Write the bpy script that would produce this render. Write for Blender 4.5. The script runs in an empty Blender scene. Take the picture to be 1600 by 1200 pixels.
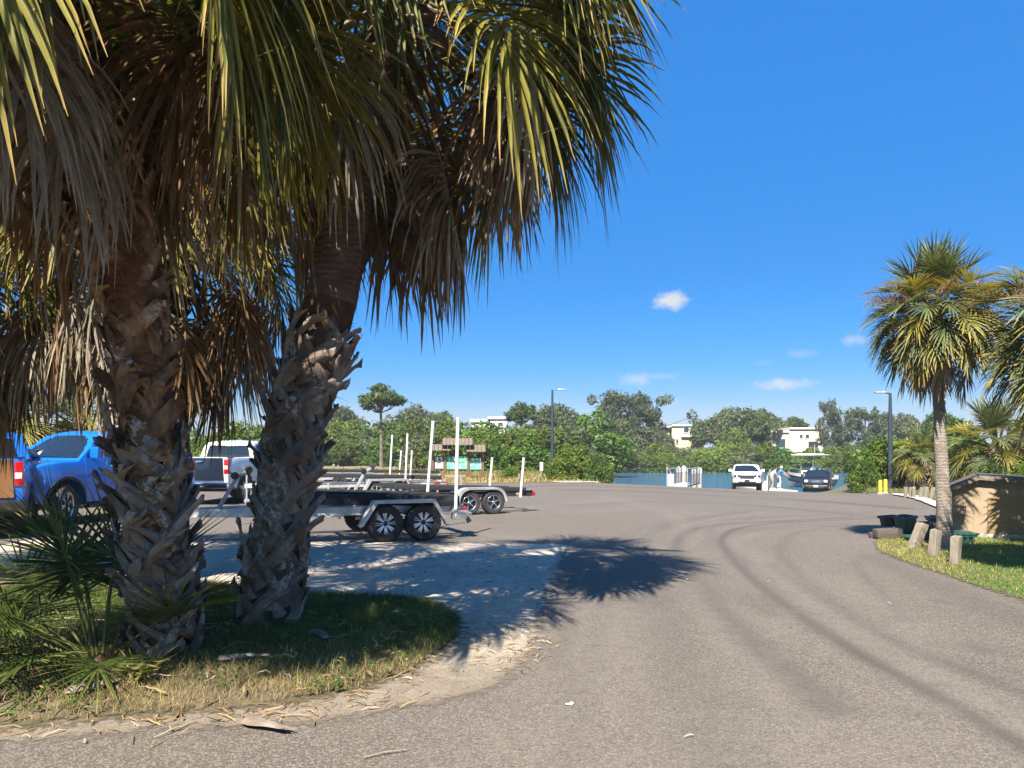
import bpy, bmesh, math, random
import numpy as np
from mathutils import Vector, Matrix, Euler, Quaternion
PI = math.pi
SC = bpy.context.scene
COL = SC.collection
# ------------------------------------------------------------------ camera, sky, sun, exposure
FPX, HORY, EYE = 1200.0, 710.0, 1.6            # focal length in photo pixels, horizon row, eye height
cam_d = bpy.data.cameras.new('camera'); cam = bpy.data.objects.new('camera', cam_d); COL.objects.link(cam)
cam.location = (0, 0, EYE); cam.rotation_euler = (math.radians(90), 0, 0)
cam_d.sensor_width = 36; cam_d.lens = 27.0; cam_d.shift_y = (HORY - 600) / 1600.0
cam_d.clip_start = 0.1; cam_d.clip_end = 3000
SC.camera = cam
SUN_EL = math.radians(51); SH = Vector((0.31, 0.95)).normalized()     # shadows run this way over the ground
sun_d = bpy.data.lights.new('sun', 'SUN'); sun = bpy.data.objects.new('sun', sun_d); COL.objects.link(sun)
sun_d.energy = 4.8; sun_d.angle = math.radians(0.53); sun_d.color = (1.0, 0.915, 0.785)
sun.rotation_euler = Vector((SH.x*math.cos(SUN_EL), SH.y*math.cos(SUN_EL), -math.sin(SUN_EL))).to_track_quat('-Z', 'Y').to_euler()
world = bpy.data.worlds.new('World'); SC.world = world; world.use_nodes = True
SKY_STRENGTH = 0.058; SKY_V = 2.8
def build_world():
    nt = world.node_tree; nt.nodes.clear(); N = nt.nodes.new; L = nt.links.new
    out = N('ShaderNodeOutputWorld'); bg = N('ShaderNodeBackground'); bg.inputs[1].default_value = SKY_STRENGTH
    sky = N('ShaderNodeTexSky'); sky.sky_type = 'NISHITA'; sky.sun_disc = False
    sky.sun_elevation = SUN_EL; sky.sun_rotation = math.atan2(-SH.x, -SH.y)
    sky.air_density = 1.0; sky.dust_density = 1.2; sky.ozone_density = 3.0; sky.altitude = 0
    sc_ = N('ShaderNodeSeparateColor'); sc_.mode = 'HSV'; L(sky.outputs[0], sc_.inputs[0])
    hs = N('ShaderNodeCombineColor'); hs.mode = 'HSV'
    tc = N('ShaderNodeTexCoord'); sep = N('ShaderNodeSeparateXYZ'); L(tc.outputs['Generated'], sep.inputs[0])
    def M(op, a, b=None, clamp=False):
        n = N('ShaderNodeMath'); n.operation = op; n.use_clamp = clamp
        for i, v in enumerate((a, b)):
            if v is None: continue
            if isinstance(v, (int, float)): n.inputs[i].default_value = v
            else: L(v, n.inputs[i])
        return n.outputs[0]
    # a clearer, deeper blue than the bare model gives; pale and bright parts (round the sun) stay as they are
    L(M('ADD', M('MULTIPLY', sc_.outputs[1], .068), .571), hs.inputs[0])
    L(M('MULTIPLY', M('SUBTRACT', 1.0, M('POWER', M('SUBTRACT', 1.0, sc_.outputs[1]), 3.6)), .97), hs.inputs[1])
    L(M('MAXIMUM', M('MULTIPLY', M('POWER', sc_.outputs[2], .257), SKY_V), M('MULTIPLY', sc_.outputs[2], .8)), hs.inputs[2])
    az = M('ARCTAN2', sep.outputs[0], sep.outputs[1])            # azimuth from +Y, elevation
    el = M('ARCSINE', sep.outputs[2])
    nz = N('ShaderNodeTexNoise'); nz.inputs['Scale'].default_value = 55; nz.inputs['Detail'].default_value = 9; nz.inputs['Roughness'].default_value = .68
    L(tc.outputs['Generated'], nz.inputs['Vector'])
    n_off = M('MULTIPLY', M('SUBTRACT', nz.outputs[0], 0.5), 2.6)
    mask = None
    for (px, py, w, h, a) in ((1048, 470, 24, 14, .95), (996, 593, 24, 12, .55), (1226, 600, 36, 9, .8), (1332, 531, 20, 9, .5), (1040, 628, 22, 7, .35),
                              (1020, 588, 40, 6, .25), (1250, 552, 24, 7, .22), (640, 375, 26, 16, .35), (1190, 566, 18, 5, .16), (1400, 615, 40, 7, .2)):
        a0 = math.atan2(px-800, FPX); e0 = math.atan2(HORY-py, math.hypot(FPX, px-800))
        u = M('DIVIDE', M('SUBTRACT', az, a0), w/FPX); v = M('DIVIDE', M('SUBTRACT', el, e0), h/FPX)
        d = M('SQRT', M('ADD', M('MULTIPLY', u, u), M('MULTIPLY', v, v)))
        m = M('MULTIPLY', M('SUBTRACT', 1.15, M('ADD', d, n_off)), 1.1, True)
        m = M('MULTIPLY', m, a)
        mask = m if mask is None else M('MAXIMUM', mask, m)
    mix = N('ShaderNodeMix'); mix.data_type = 'RGBA'
    L(mask, mix.inputs[0]); L(hs.outputs[0], mix.inputs[6]); mix.inputs[7].default_value = (3.6, 3.75, 3.95, 1)
    L(mix.outputs[2], bg.inputs[0]); L(bg.outputs[0], out.inputs[0])
build_world()
SC.view_settings.view_transform = 'Standard'; SC.view_settings.look = 'None'
SC.view_settings.gamma = 1; SC.view_settings.use_curve_mapping = False
SC.view_settings.exposure = 1.88
SC.render.engine = 'CYCLES'
cy = SC.cycles
cy.max_bounces = 7; cy.diffuse_bounces = 3; cy.glossy_bounces = 3; cy.transmission_bounces = 4; cy.transparent_max_bounces = 6
cy.caustics_reflective = False; cy.caustics_refractive = False
cy.use_denoising = True
try: cy.denoiser = 'OPENIMAGEDENOISE'; cy.denoising_prefilter = 'ACCURATE'
except Exception: pass
# ------------------------------------------------------------------ helpers
def P(x, y, Y): return Vector(((x-800)/FPX*Y, Y, EYE-(y-HORY)/FPX*Y))           # photo pixel at distance Y
def G(x, y):
    Y = EYE*FPX/(y-HORY); return ((x-800)/FPX*Y, Y)                             # photo pixel on level ground
CA, CN = np.array((5.2, 42.7)), np.array((0.82, 0.571))
def zfun(X, Y):
    """ground height: level lot, ramp and channel beyond the crest, far bank."""
    X = np.asarray(X, float); Y = np.asarray(Y, float)
    s = (X-CA[0])*CN[0]+(Y-CA[1])*CN[1]; u = X/np.maximum(Y, 1.)
    k = .06+.5*np.clip((.268-u)/.02, 0, 1)+.5*np.clip((u-.413)/.012, 0, 1)
    d2 = (X-0.112*Y)*0.99; d3 = (0.464*Y-X)*0.91; d4 = 126.0-Y
    d = np.minimum(np.minimum(k*s, 1.2*d2), np.minimum(1.2*d3, 0.4*d4))
    return -np.clip(d, 0, 2.6)
def zg(X, Y): return float(zfun(X, Y))
def tag(o, label=None, cat=None, group=None, kind=None):
    if label: o['label'] = label
    if cat: o['category'] = cat
    if group: o['group'] = group
    if kind: o['kind'] = kind
    return o
def empty(name, loc=(0, 0, 0), rz=0.0, label=None, cat=None, group=None, rot=None, scale=1.0):
    o = bpy.data.objects.new(name, None); COL.objects.link(o); o.empty_display_size = .2
    o.location = loc; o.rotation_euler = rot if rot is not None else (0, 0, rz); o.scale = (scale,)*3
    return tag(o, label, cat, group)
def link(name, me, parent=None, loc=None, rot=None, scale=None):
    o = bpy.data.objects.new(name, me); COL.objects.link(o)
    if parent is not None: o.parent = parent
    if loc is not None: o.location = loc
    if rot is not None: o.rotation_euler = rot
    if scale is not None: o.scale = scale
    return o
def copy_tree(o, parent=None):
    c = o.copy(); COL.objects.link(c)
    if parent is not None: c.parent = parent
    for ch in list(o.children): copy_tree(ch, c)
    return c
def np_mesh(name, V, F, mat, col=None, smooth=False):
    """V (n,3), F (m,k) uniform faces -> mesh datablock (fast)."""
    V = np.asarray(V, np.float32); F = np.asarray(F, np.int32); k = F.shape[1]
    me = bpy.data.meshes.new(name)
    me.vertices.add(len(V)); me.vertices.foreach_set('co', V.ravel())
    me.loops.add(F.size); me.loops.foreach_set('vertex_index', F.ravel())
    me.polygons.add(len(F)); me.polygons.foreach_set('loop_start', np.arange(0, F.size, k, dtype=np.int32))
    try: me.polygons.foreach_set('loop_total', np.full(len(F), k, np.int32))
    except Exception: pass
    if smooth: me.polygons.foreach_set('use_smooth', np.ones(len(F), bool))
    me.update(calc_edges=True)
    if col is not None:
        a = me.color_attributes.new('Col', 'FLOAT_COLOR', 'POINT')
        c = np.ones((len(V), 4), np.float32); c[:, :3] = col; a.data.foreach_set('color', c.ravel())
    if mat: me.materials.append(mat)
    return me
class MB:
    """collects simple solids and builds ONE mesh."""
    def __init__(s): s.v = []; s.f = []
    def add(s, vs, fs):
        b = len(s.v); s.v += [tuple(v) for v in vs]; s.f += [tuple(i+b for i in f) for f in fs]; return s
    def box(s, c, d, rot=None):
        R = Euler(rot).to_matrix() if rot else Matrix.Identity(3); c = Vector(c)
        vs = [c+R@Vector((sx*d[0]/2, sy*d[1]/2, sz*d[2]/2)) for sx in (-1, 1) for sy in (-1, 1) for sz in (-1, 1)]
        return s.add(vs, [(0, 1, 3, 2), (4, 6, 7, 5), (0, 4, 5, 1), (2, 3, 7, 6), (0, 2, 6, 4), (1, 5, 7, 3)])
    def tube(s, pts, r, n=8, caps=True, flat=1.0):
        pts = [Vector(p) for p in pts]; m = len(pts); rs = r if isinstance(r, (list, tuple)) else [r]*m
        vs = []; up = None
        for i, p in enumerate(pts):
            t = (pts[min(i+1, m-1)]-pts[max(i-1, 0)]).normalized()
            if up is None: up = Vector((0, 0, 1)) if abs(t.z) < .9 else Vector((1, 0, 0))
            u = (up-t*up.dot(t)).normalized(); w = t.cross(u); up = u
            vs += [p+(u*math.cos(2*PI*k/n)*flat+w*math.sin(2*PI*k/n))*rs[i] for k in range(n)]
        fs = [(i*n+k, i*n+(k+1) % n, (i+1)*n+(k+1) % n, (i+1)*n+k) for i in range(m-1) for k in range(n)]
        if caps: fs += [tuple(range(n-1, -1, -1)), tuple((m-1)*n+k for k in range(n))]
        return s.add(vs, fs)
    def bar(s, a, b, w, h):
        """rectangular bar from a to b, w sideways, h up."""
        a = Vector(a); b = Vector(b); t = (b-a).normalized(); up = Vector((0, 0, 1)) if abs(t.z) < .95 else Vector((0, 1, 0))
        sd = t.cross(up).normalized(); u = sd.cross(t).normalized()
        vs = [p+sd*(i*w/2)+u*(j*h/2) for p in (a, b) for i, j in ((-1, -1), (1, -1), (1, 1), (-1, 1))]
        return s.add(vs, [(3, 2, 1, 0), (4, 5, 6, 7), (0, 1, 5, 4), (1, 2, 6, 5), (2, 3, 7, 6), (3, 0, 4, 7)])
    def lathe(s, prof, n=20, c=(0, 0, 0), axis='Z', closed=False):
        vs = []; m = len(prof)
        for r, z in prof:
            for k in range(n):
                a = 2*PI*k/n; q = (r*math.cos(a), r*math.sin(a), z)
                if axis == 'Y': q = (q[0], q[2], q[1])
                if axis == 'X': q = (q[2], q[0], q[1])
                vs.append((q[0]+c[0], q[1]+c[1], q[2]+c[2]))
        fs = [(i*n+k, i*n+(k+1) % n, (i+1)*n+(k+1) % n, (i+1)*n+k) for i in range(m-1) for k in range(n)]
        if closed: fs += [((m-1)*n+k, (m-1)*n+(k+1) % n, (k+1) % n, k) for k in range(n)]
        else: fs += [tuple(range(n-1, -1, -1)), tuple((m-1)*n+k for k in range(n))]
        return s.add(vs, fs)
    def prism(s, poly, y0, y1, ax='Y'):
        n = len(poly)
        def q(a, b, y): return (a, y, b) if ax == 'Y' else ((y, a, b) if ax == 'X' else (a, b, y))
        vs = [q(a, b, y0) for a, b in poly]+[q(a, b, y1) for a, b in poly]
        return s.add(vs, [tuple(range(n)), tuple(range(2*n-1, n-1, -1))]+[(i, i+n, (i+1) % n+n, (i+1) % n) for i in range(n)])
    def mesh(s, name, mat, bevel=0.0, smooth=True, seg=2):
        bm = bmesh.new(); vv = [bm.verts.new(v) for v in s.v]
        for f in s.f:
            try: bm.faces.new([vv[i] for i in f])
            except ValueError: pass
        bmesh.ops.recalc_face_normals(bm, faces=bm.faces)
        if bevel:
            es = [e for e in bm.edges if len(e.link_faces) == 2 and e.calc_face_angle(0) > math.radians(40)]
            bmesh.ops.bevel(bm, geom=es, offset=bevel, segments=seg, profile=.6, affect='EDGES', clamp_overlap=True)
        me = bpy.data.meshes.new(name); bm.to_mesh(me); bm.free()
        if smooth:
            me.polygons.foreach_set('use_smooth', np.ones(len(me.polygons), bool))
            me.set_sharp_from_angle(angle=math.radians(38))
        if mat: me.materials.append(mat)
        return me
    def build(s, name, mat, parent=None, bevel=0.0, smooth=True, loc=None, rot=None, seg=2):
        return link(name, s.mesh(name, mat, bevel, smooth, seg), parent, loc, rot)
# ------------------------------------------------------------------ materials
def newmat(name):
    m = bpy.data.materials.new(name); m.use_nodes = True; nt = m.node_tree
    return m, nt, nt.nodes['Principled BSDF'], nt.nodes.new, nt.links.new
def setin(node, **kw):
    for k, v in kw.items():
        node.inputs[k.replace('_', ' ')].default_value = v
def noise(nt, scale, detail=4, rough=.55, vec=None, dist=0):
    n = nt.nodes.new('ShaderNodeTexNoise'); n.inputs['Scale'].default_value = scale; n.inputs['Detail'].default_value = detail
    n.inputs['Roughness'].default_value = rough; n.inputs['Distortion'].default_value = dist
    if vec is not None: nt.links.new(vec, n.inputs['Vector'])
    return n.outputs[0]
def ramp(nt, fac, stops):
    r = nt.nodes.new('ShaderNodeValToRGB'); nt.links.new(fac, r.inputs[0])
    e = r.color_ramp.elements
    while len(e) < len(stops): e.new(.5)
    for q, (p, c) in zip(e, stops):
        q.position = p; q.color = (c, c, c, 1) if isinstance(c, (int, float)) else (*c, 1)
    return r.outputs[0]
def mixc(nt, fac, a, b, mode='MIX'):
    m = nt.nodes.new('ShaderNodeMix'); m.data_type = 'RGBA'; m.blend_type = mode
    for i, v in ((0, fac), (6, a), (7, b)):
        if isinstance(v, (int, float)): m.inputs[i].default_value = v
        elif isinstance(v, tuple): m.inputs[i].default_value = (*v[:3], 1)
        else: nt.links.new(v, m.inputs[i])
    return m.outputs[2]
def objco(nt, scale=None):
    tc = nt.nodes.new('ShaderNodeTexCoord'); v = tc.outputs['Object']
    if scale:
        mp = nt.nodes.new('ShaderNodeMapping'); mp.inputs['Scale'].default_value = scale; nt.links.new(v, mp.inputs[0]); v = mp.outputs[0]
    return v
def bump(nt, bs, h, strength=.3, dist=.02):
    b = nt.nodes.new('ShaderNodeBump'); b.inputs['Strength'].default_value = strength; b.inputs['Distance'].default_value = dist
    nt.links.new(h, b.inputs['Height']); nt.links.new(b.outputs[0], bs.inputs['Normal'])
DIM = .60
def dim(nt, c): return mixc(nt, 1.0, c, (DIM, DIM, DIM), 'MULTIPLY')
def mat(name, base, rough=.5, metal=0.0, spec=.5, col2=None, nscale=6, bscale=None, bstr=.2, coat=0.0, stretch=None, lo=.35, hi=.65):
    m, nt, bs, N, L = newmat(name)
    kd = .70 if metal < .4 else 1.0; base = tuple(x*kd for x in base); col2 = tuple(x*kd for x in col2) if col2 else None
    setin(bs, Base_Color=(*base, 1), Roughness=rough, Metallic=metal); bs.inputs['Specular IOR Level'].default_value = spec
    if coat: bs.inputs['Coat Weight'].default_value = coat; bs.inputs['Coat Roughness'].default_value = .04
    if col2 is not None or bscale:
        v = objco(nt, stretch)
        if col2 is not None:
            L(mixc(nt, ramp(nt, noise(nt, nscale, 5, .6, v), [(lo, 0.), (hi, 1.)]), base, col2), bs.inputs['Base Color'])
        if bscale: bump(nt, bs, noise(nt, bscale, 4, .6, v), bstr)
    return m
def leafmat(name, trans=.28, rough=.5, nscale=9, rnd=.35, spec=.35, k=.66):
    """colour comes from each vertex, varied by noise and from one object to the next."""
    m, nt, bs, N, L = newmat(name)
    at = N('ShaderNodeVertexColor'); at.layer_name = 'Col'
    oi = N('ShaderNodeObjectInfo')
    r = N('ShaderNodeMapRange'); L(oi.outputs['Random'], r.inputs[0]); r.inputs[3].default_value = (1-rnd)*k; r.inputs[4].default_value = (1+rnd)*k
    hs = N('ShaderNodeHueSaturation'); L(at.outputs[0], hs.inputs['Color']); L(r.outputs[0], hs.inputs['Value'])
    c = mixc(nt, .45, hs.outputs[0], ramp(nt, noise(nt, nscale, 3, .6, objco(nt)), [(.3, .45), (.7, 1.35)]), 'MULTIPLY')
    L(c, bs.inputs['Base Color']); setin(bs, Roughness=rough); bs.inputs['Specular IOR Level'].default_value = spec
    if trans:
        tr = N('ShaderNodeBsdfTranslucent'); L(mixc(nt, 1., c, (1.25, 1.2, .75), 'MULTIPLY'), tr.inputs[0])
        mx = N('ShaderNodeMixShader'); mx.inputs[0].default_value = trans; L(bs.outputs[0], mx.inputs[1]); L(tr.outputs[0], mx.inputs[2])
        L(mx.outputs[0], nt.nodes['Material Output'].inputs[0])
    return m
M = {}
M['frond'] = leafmat('frond_leaf', .32, .5, 7, .18, .2, .92)
M['deadfrond'] = leafmat('dead_frond_leaf', .2, .75, 14, .3, .15, .86)
M['leaf'] = leafmat('tree_leaf', .36, .55, 1.2, .14, .25, .84)
M['grass'] = leafmat('grass_blade', .34, .6, 3, 0., .2, .98)
M['black'] = mat('black_plastic', (.012, .012, .013), .5)
M['rubber'] = mat('tyre_rubber', (.018, .018, .019), .8, col2=(.04, .037, .033), nscale=5, bscale=60, bstr=.15)
M['chrome'] = mat('chrome', (.75, .75, .77), .12, 1.0)
M['alloy'] = mat('alloy', (.62, .63, .65), .28, 1.0)
M['glass'] = mat('car_glass', (.012, .016, .02), .04, 0, .7, coat=.5)
M['alum'] = mat('aluminium', (.58, .585, .59), .46, .6, col2=(.34, .335, .32), nscale=3.5, bscale=50, bstr=.05)
M['galv'] = mat('galvanised_steel', (.42, .44, .46), .5, .5, col2=(.30, .31, .33), nscale=7)
M['carpet'] = mat('bunk_carpet', (.022, .024, .028), .95, bscale=200, bstr=.4)
M['darkframe'] = mat('dark_painted_steel', (.02, .022, .027), .4, col2=(.045, .043, .045), nscale=5)
M['pvc'] = mat('white_pvc', (.78, .77, .73), .5, col2=(.58, .55, .47), nscale=3.5, stretch=(2, 2, .6), lo=.45, hi=.75)
M['red'] = mat('red_lens', (.42, .012, .012), .15, coat=.6)
M['clear'] = mat('clear_lens', (.72, .73, .75), .12, coat=.6)
M['amber'] = mat('amber_lens', (.7, .2, .02), .2, coat=.5)
M['white'] = mat('white_paint', (.80, .80, .78), .3, coat=.5)
M['whitegel'] = mat('white_gelcoat', (.80, .79, .75), .3, coat=.3)
M['trunkbark'] = None
def bark(name, a, b, c, lichen=0.0, stretch=(1, 1, .35), rings=0):
    m, nt, bs, N, L = newmat(name); v = objco(nt, stretch)
    geo = N('ShaderNodeNewGeometry'); wp = geo.outputs['Position']
    n1 = noise(nt, 14, 6, .65, v, .4); n2 = noise(nt, 5.5, 4, .6, wp)
    colr = mixc(nt, ramp(nt, n1, [(.32, 0.), (.68, 1.)]), a, b)
    colr = mixc(nt, ramp(nt, n2, [(.42, 0.), (.66, .8)]), colr, c)
    oi = N('ShaderNodeObjectInfo'); rr = N('ShaderNodeMapRange'); L(oi.outputs['Random'], rr.inputs[0]); rr.inputs[3].default_value = .42; rr.inputs[4].default_value = .88
    hs = N('ShaderNodeHueSaturation'); L(colr, hs.inputs['Color']); L(rr.outputs[0], hs.inputs['Value']); colr = hs.outputs[0]
    if lichen:
        n3 = noise(nt, 19, 6, .7, wp, .3); n4 = noise(nt, 4.2, 3, .5, wp)
        mm = N('ShaderNodeMath'); mm.operation = 'MULTIPLY'
        L(ramp(nt, n3, [(.5, 0.), (.56, 1.)]), mm.inputs[0]); L(ramp(nt, n4, [(.55-lichen*.2, 0.), (.62-lichen*.1, 1.)]), mm.inputs[1])
        colr = mixc(nt, mm.outputs[0], colr, (.30, .285, .25))
    h = n1
    if rings:
        wv = N('ShaderNodeTexWave'); wv.bands_direction = 'Z'; wv.inputs['Scale'].default_value = rings; wv.inputs['Distortion'].default_value = 5; wv.inputs['Detail'].default_value = 3
        wv.inputs['Detail Scale'].default_value = 2.2
        L(wp, wv.inputs['Vector']); colr = mixc(nt, ramp(nt, wv.outputs[1], [(0., .38), (.4, 0.)]), colr, tuple(x*.5 for x in a)); h = mixc(nt, .55, n1, wv.outputs[1])
    L(colr, bs.inputs['Base Color']); setin(bs, Roughness=.9); bs.inputs['Specular IOR Level'].default_value = .2
    bump(nt, bs, h, .7, .03)
    return m
M['boot_grey'] = bark('boot_grey', (.15, .122, .098), (.34, .295, .245), (.18, .12, .085), .15)
M['boot_brown'] = bark('boot_brown', (.16, .08, .04), (.44, .27, .15), (.10, .05, .028), .05)
M['bark_dark'] = bark('trunk_fibre_dark', (.05, .035, .026), (.13, .09, .062), (.16, .085, .045), 0)
M['bark_red'] = bark('trunk_fibre_red', (.13, .06, .028), (.36, .18, .085), (.09, .042, .022), 0, (1, 1, 4))
M['bark_ring'] = bark('trunk_ringed', (.17, .115, .085), (.29, .215, .165), (.15, .095, .07), 0, (.5, .5, 4), 5.5)
M['bark_grey'] = bark('trunk_grey', (.25, .21, .175), (.37, .32, .27), (.22, .185, .15), .1, (.5, .5, 4), 13)
M['wood_tree'] = bark('tree_bark', (.07, .055, .045), (.17, .14, .115), (.11, .085, .07), .2)
M['post'] = mat('weathered_timber', (.30, .265, .20), .85, col2=(.19, .16, .125), nscale=5, bscale=25, bstr=.5, stretch=(3, 3, .5))
# ------------------------------------------------------------------ ground
rng0 = np.random.default_rng(11)
def lines(*segs):
    out = [np.arange(a, b, st) for a, b, st in segs]; return np.concatenate(out+[[segs[-1][1]]])
def inpoly(px, py, poly):
    poly = np.asarray(poly); c = np.zeros(len(px), bool); j = len(poly)-1
    for i in range(len(poly)):
        xi, yi = poly[i]; xj, yj = poly[j]
        hit = ((yi > py) != (yj > py)) & (px < (xj-xi)*(py-yi)/(yj-yi+1e-12)+xi); c ^= hit; j = i
    return c
def densify(poly, step):
    out = []
    for i in range(len(poly)):
        a = np.array(poly[i], float); b = np.array(poly[(i+1) % len(poly)], float)
        n = max(1, min(400, int(np.hypot(*(b-a))/step)))
        out += [tuple(a+(b-a)*k/n) for k in range(n)]
    return out
def smooth_poly(poly, step=.06, wob=.05, seed=1, freq=2.2, closed=True):
    """Catmull-Rom through the outline, then a ragged wobble along the edge."""
    p = [np.array(q, float) for q in poly]; n = len(p); out = []
    for i in range(n):
        a, b, c, d = p[i-1], p[i], p[(i+1) % n], p[(i+2) % n]
        L_ = np.hypot(*(c-b)); k = max(1, min(160, int(L_/step)))
        for t in np.arange(k)/k:
            out.append(.5*((2*b)+(-a+c)*t+(2*a-5*b+4*c-d)*t*t+(-a+3*b-3*c+d)*t**3))
    out = np.array(out); r = np.random.default_rng(seed)
    X, Y = out[:, 0].copy(), out[:, 1].copy()
    for o in range(4):
        f = freq*2**o; ph = r.uniform(0, 6.28, 4)
        out[:, 0] += wob/(1.7**o)*np.sin(f*X*1.1+f*.7*Y+ph[0])*np.cos(f*.9*Y+ph[1])
        out[:, 1] += wob/(1.7**o)*np.sin(f*.8*Y+f*1.2*X+ph[2])*np.cos(f*X+ph[3])
    return out
def catmull(pts, n=14):
    p = [np.array(q, float) for q in pts]; p = [2*p[0]-p[1]]+p+[2*p[-1]-p[-2]]; out = []
    for i in range(1, len(p)-2):
        a, b, c, d = p[i-1:i+3]
        for t in np.arange(n)/n: out.append(.5*((2*b)+(-a+c)*t+(2*a-5*b+4*c-d)*t*t+(-a+3*b-3*c+d)*t**3))
    return np.array(out+[p[-2]])
def grid_sheet(name, xs, ys, dz, mat, colf=None, zf=zfun):
    X, Y = np.meshgrid(xs, ys); nx, ny = len(xs), len(ys)
    V = np.stack([X.ravel(), Y.ravel(), (zf(X, Y)+dz).ravel()], 1)
    i = np.arange((nx-1)*(ny-1)); r, c = i//(nx-1), i % (nx-1); a = r*nx+c
    F = np.stack([a, a+1, a+nx+1, a+nx], 1)
    return link(name, np_mesh(name, V, F, mat, colf(V) if colf else None, True))
def poly_sheet(name, poly, dz, mat, xs=(), ys=(), mound=None, kind='structure'):
    bm = bmesh.new(); vs = [bm.verts.new((p[0], p[1], 0)) for p in poly]
    f = bm.faces.new(vs)
    if f.normal.z < 0: f.normal_flip()
    for arr, nrm in ((xs, (1, 0, 0)), (ys, (0, 1, 0))):
        for q in arr:
            bmesh.ops.bisect_plane(bm, geom=bm.verts[:]+bm.edges[:]+bm.faces[:], plane_co=(q, 0, 0) if nrm[0] else (0, q, 0), plane_no=nrm)
    bmesh.ops.triangulate(bm, faces=bm.faces[:])
    for v in bm.verts:
        v.co.z = zg(v.co.x, v.co.y)+dz+(mound(v.co.x, v.co.y) if mound else 0)
    bm.normal_update()
    for fc in bm.faces:
        if fc.normal.z < 0: fc.normal_flip()
        fc.smooth = True
    me = bpy.data.meshes.new(name); bm.to_mesh(me); bm.free(); me.materials.append(mat)
    return tag(link(name, me), kind=kind)
def edge_sd(V, poly):
    poly = np.asarray(poly); d = np.full(len(V), 1e9)
    for p0, p1 in zip(poly, np.roll(poly, -1, 0)):
        e = p1-p0; t = np.clip(((V-p0)@e)/(e@e+1e-9), 0, 1); d = np.minimum(d, ((V-p0-t[:, None]*e)**2).sum(1))
    d = np.sqrt(d); return np.where(inpoly(V[:, 0], V[:, 1], poly), d, -d)
def soft_sheet(name, poly, res, dz, mat, box, half=.12, mound=None):
    """ground cover whose edge frays out: coverage is kept per vertex and broken up by noise in the material."""
    xs = np.arange(box[0][0], box[1][0]+res, res); ys = np.arange(box[0][1], box[1][1]+res, res)
    X, Y = np.meshgrid(xs, ys); nx, ny = len(xs), len(ys); q = np.stack([X.ravel(), Y.ravel()], 1); sd = edge_sd(q, poly[::2])
    z = zfun(X, Y).ravel()+dz+(np.array([mound(a, b) for a, b in q])*np.clip(sd/.3, 0, 1) if mound else 0)
    i = np.arange((nx-1)*(ny-1)); r, c = i//(nx-1), i % (nx-1); a = r*nx+c; F = np.stack([a, a+1, a+nx+1, a+nx], 1)
    F = F[(sd[F] > -half*1.05).any(1)]; u, inv = np.unique(F, return_inverse=True); F = inv.reshape(-1, 4)
    cov = np.clip((sd+half)/(2*half), 0, 1)[u]
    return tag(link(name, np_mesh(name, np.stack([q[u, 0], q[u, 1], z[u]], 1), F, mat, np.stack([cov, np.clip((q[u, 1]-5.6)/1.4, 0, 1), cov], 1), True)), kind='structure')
def fray(nt, bs, sc=9):
    N, L = nt.nodes.new, nt.links.new; at = N('ShaderNodeVertexColor'); at.layer_name = 'Col'; sp = N('ShaderNodeSeparateColor'); L(at.outputs[0], sp.inputs[0])
    n = noise(nt, sc, 6, .72, objco(nt)); m = N('ShaderNodeMath'); m.operation = 'MULTIPLY_ADD'; L(n, m.inputs[0]); m.inputs[1].default_value = 1.5; m.inputs[2].default_value = -.75
    s = N('ShaderNodeMath'); L(m.outputs[0], s.inputs[0]); L(sp.outputs[0], s.inputs[1]); L(ramp(nt, s.outputs[0], [(.36, 0.), (.64, 1.)]), bs.inputs['Alpha'])
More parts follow.
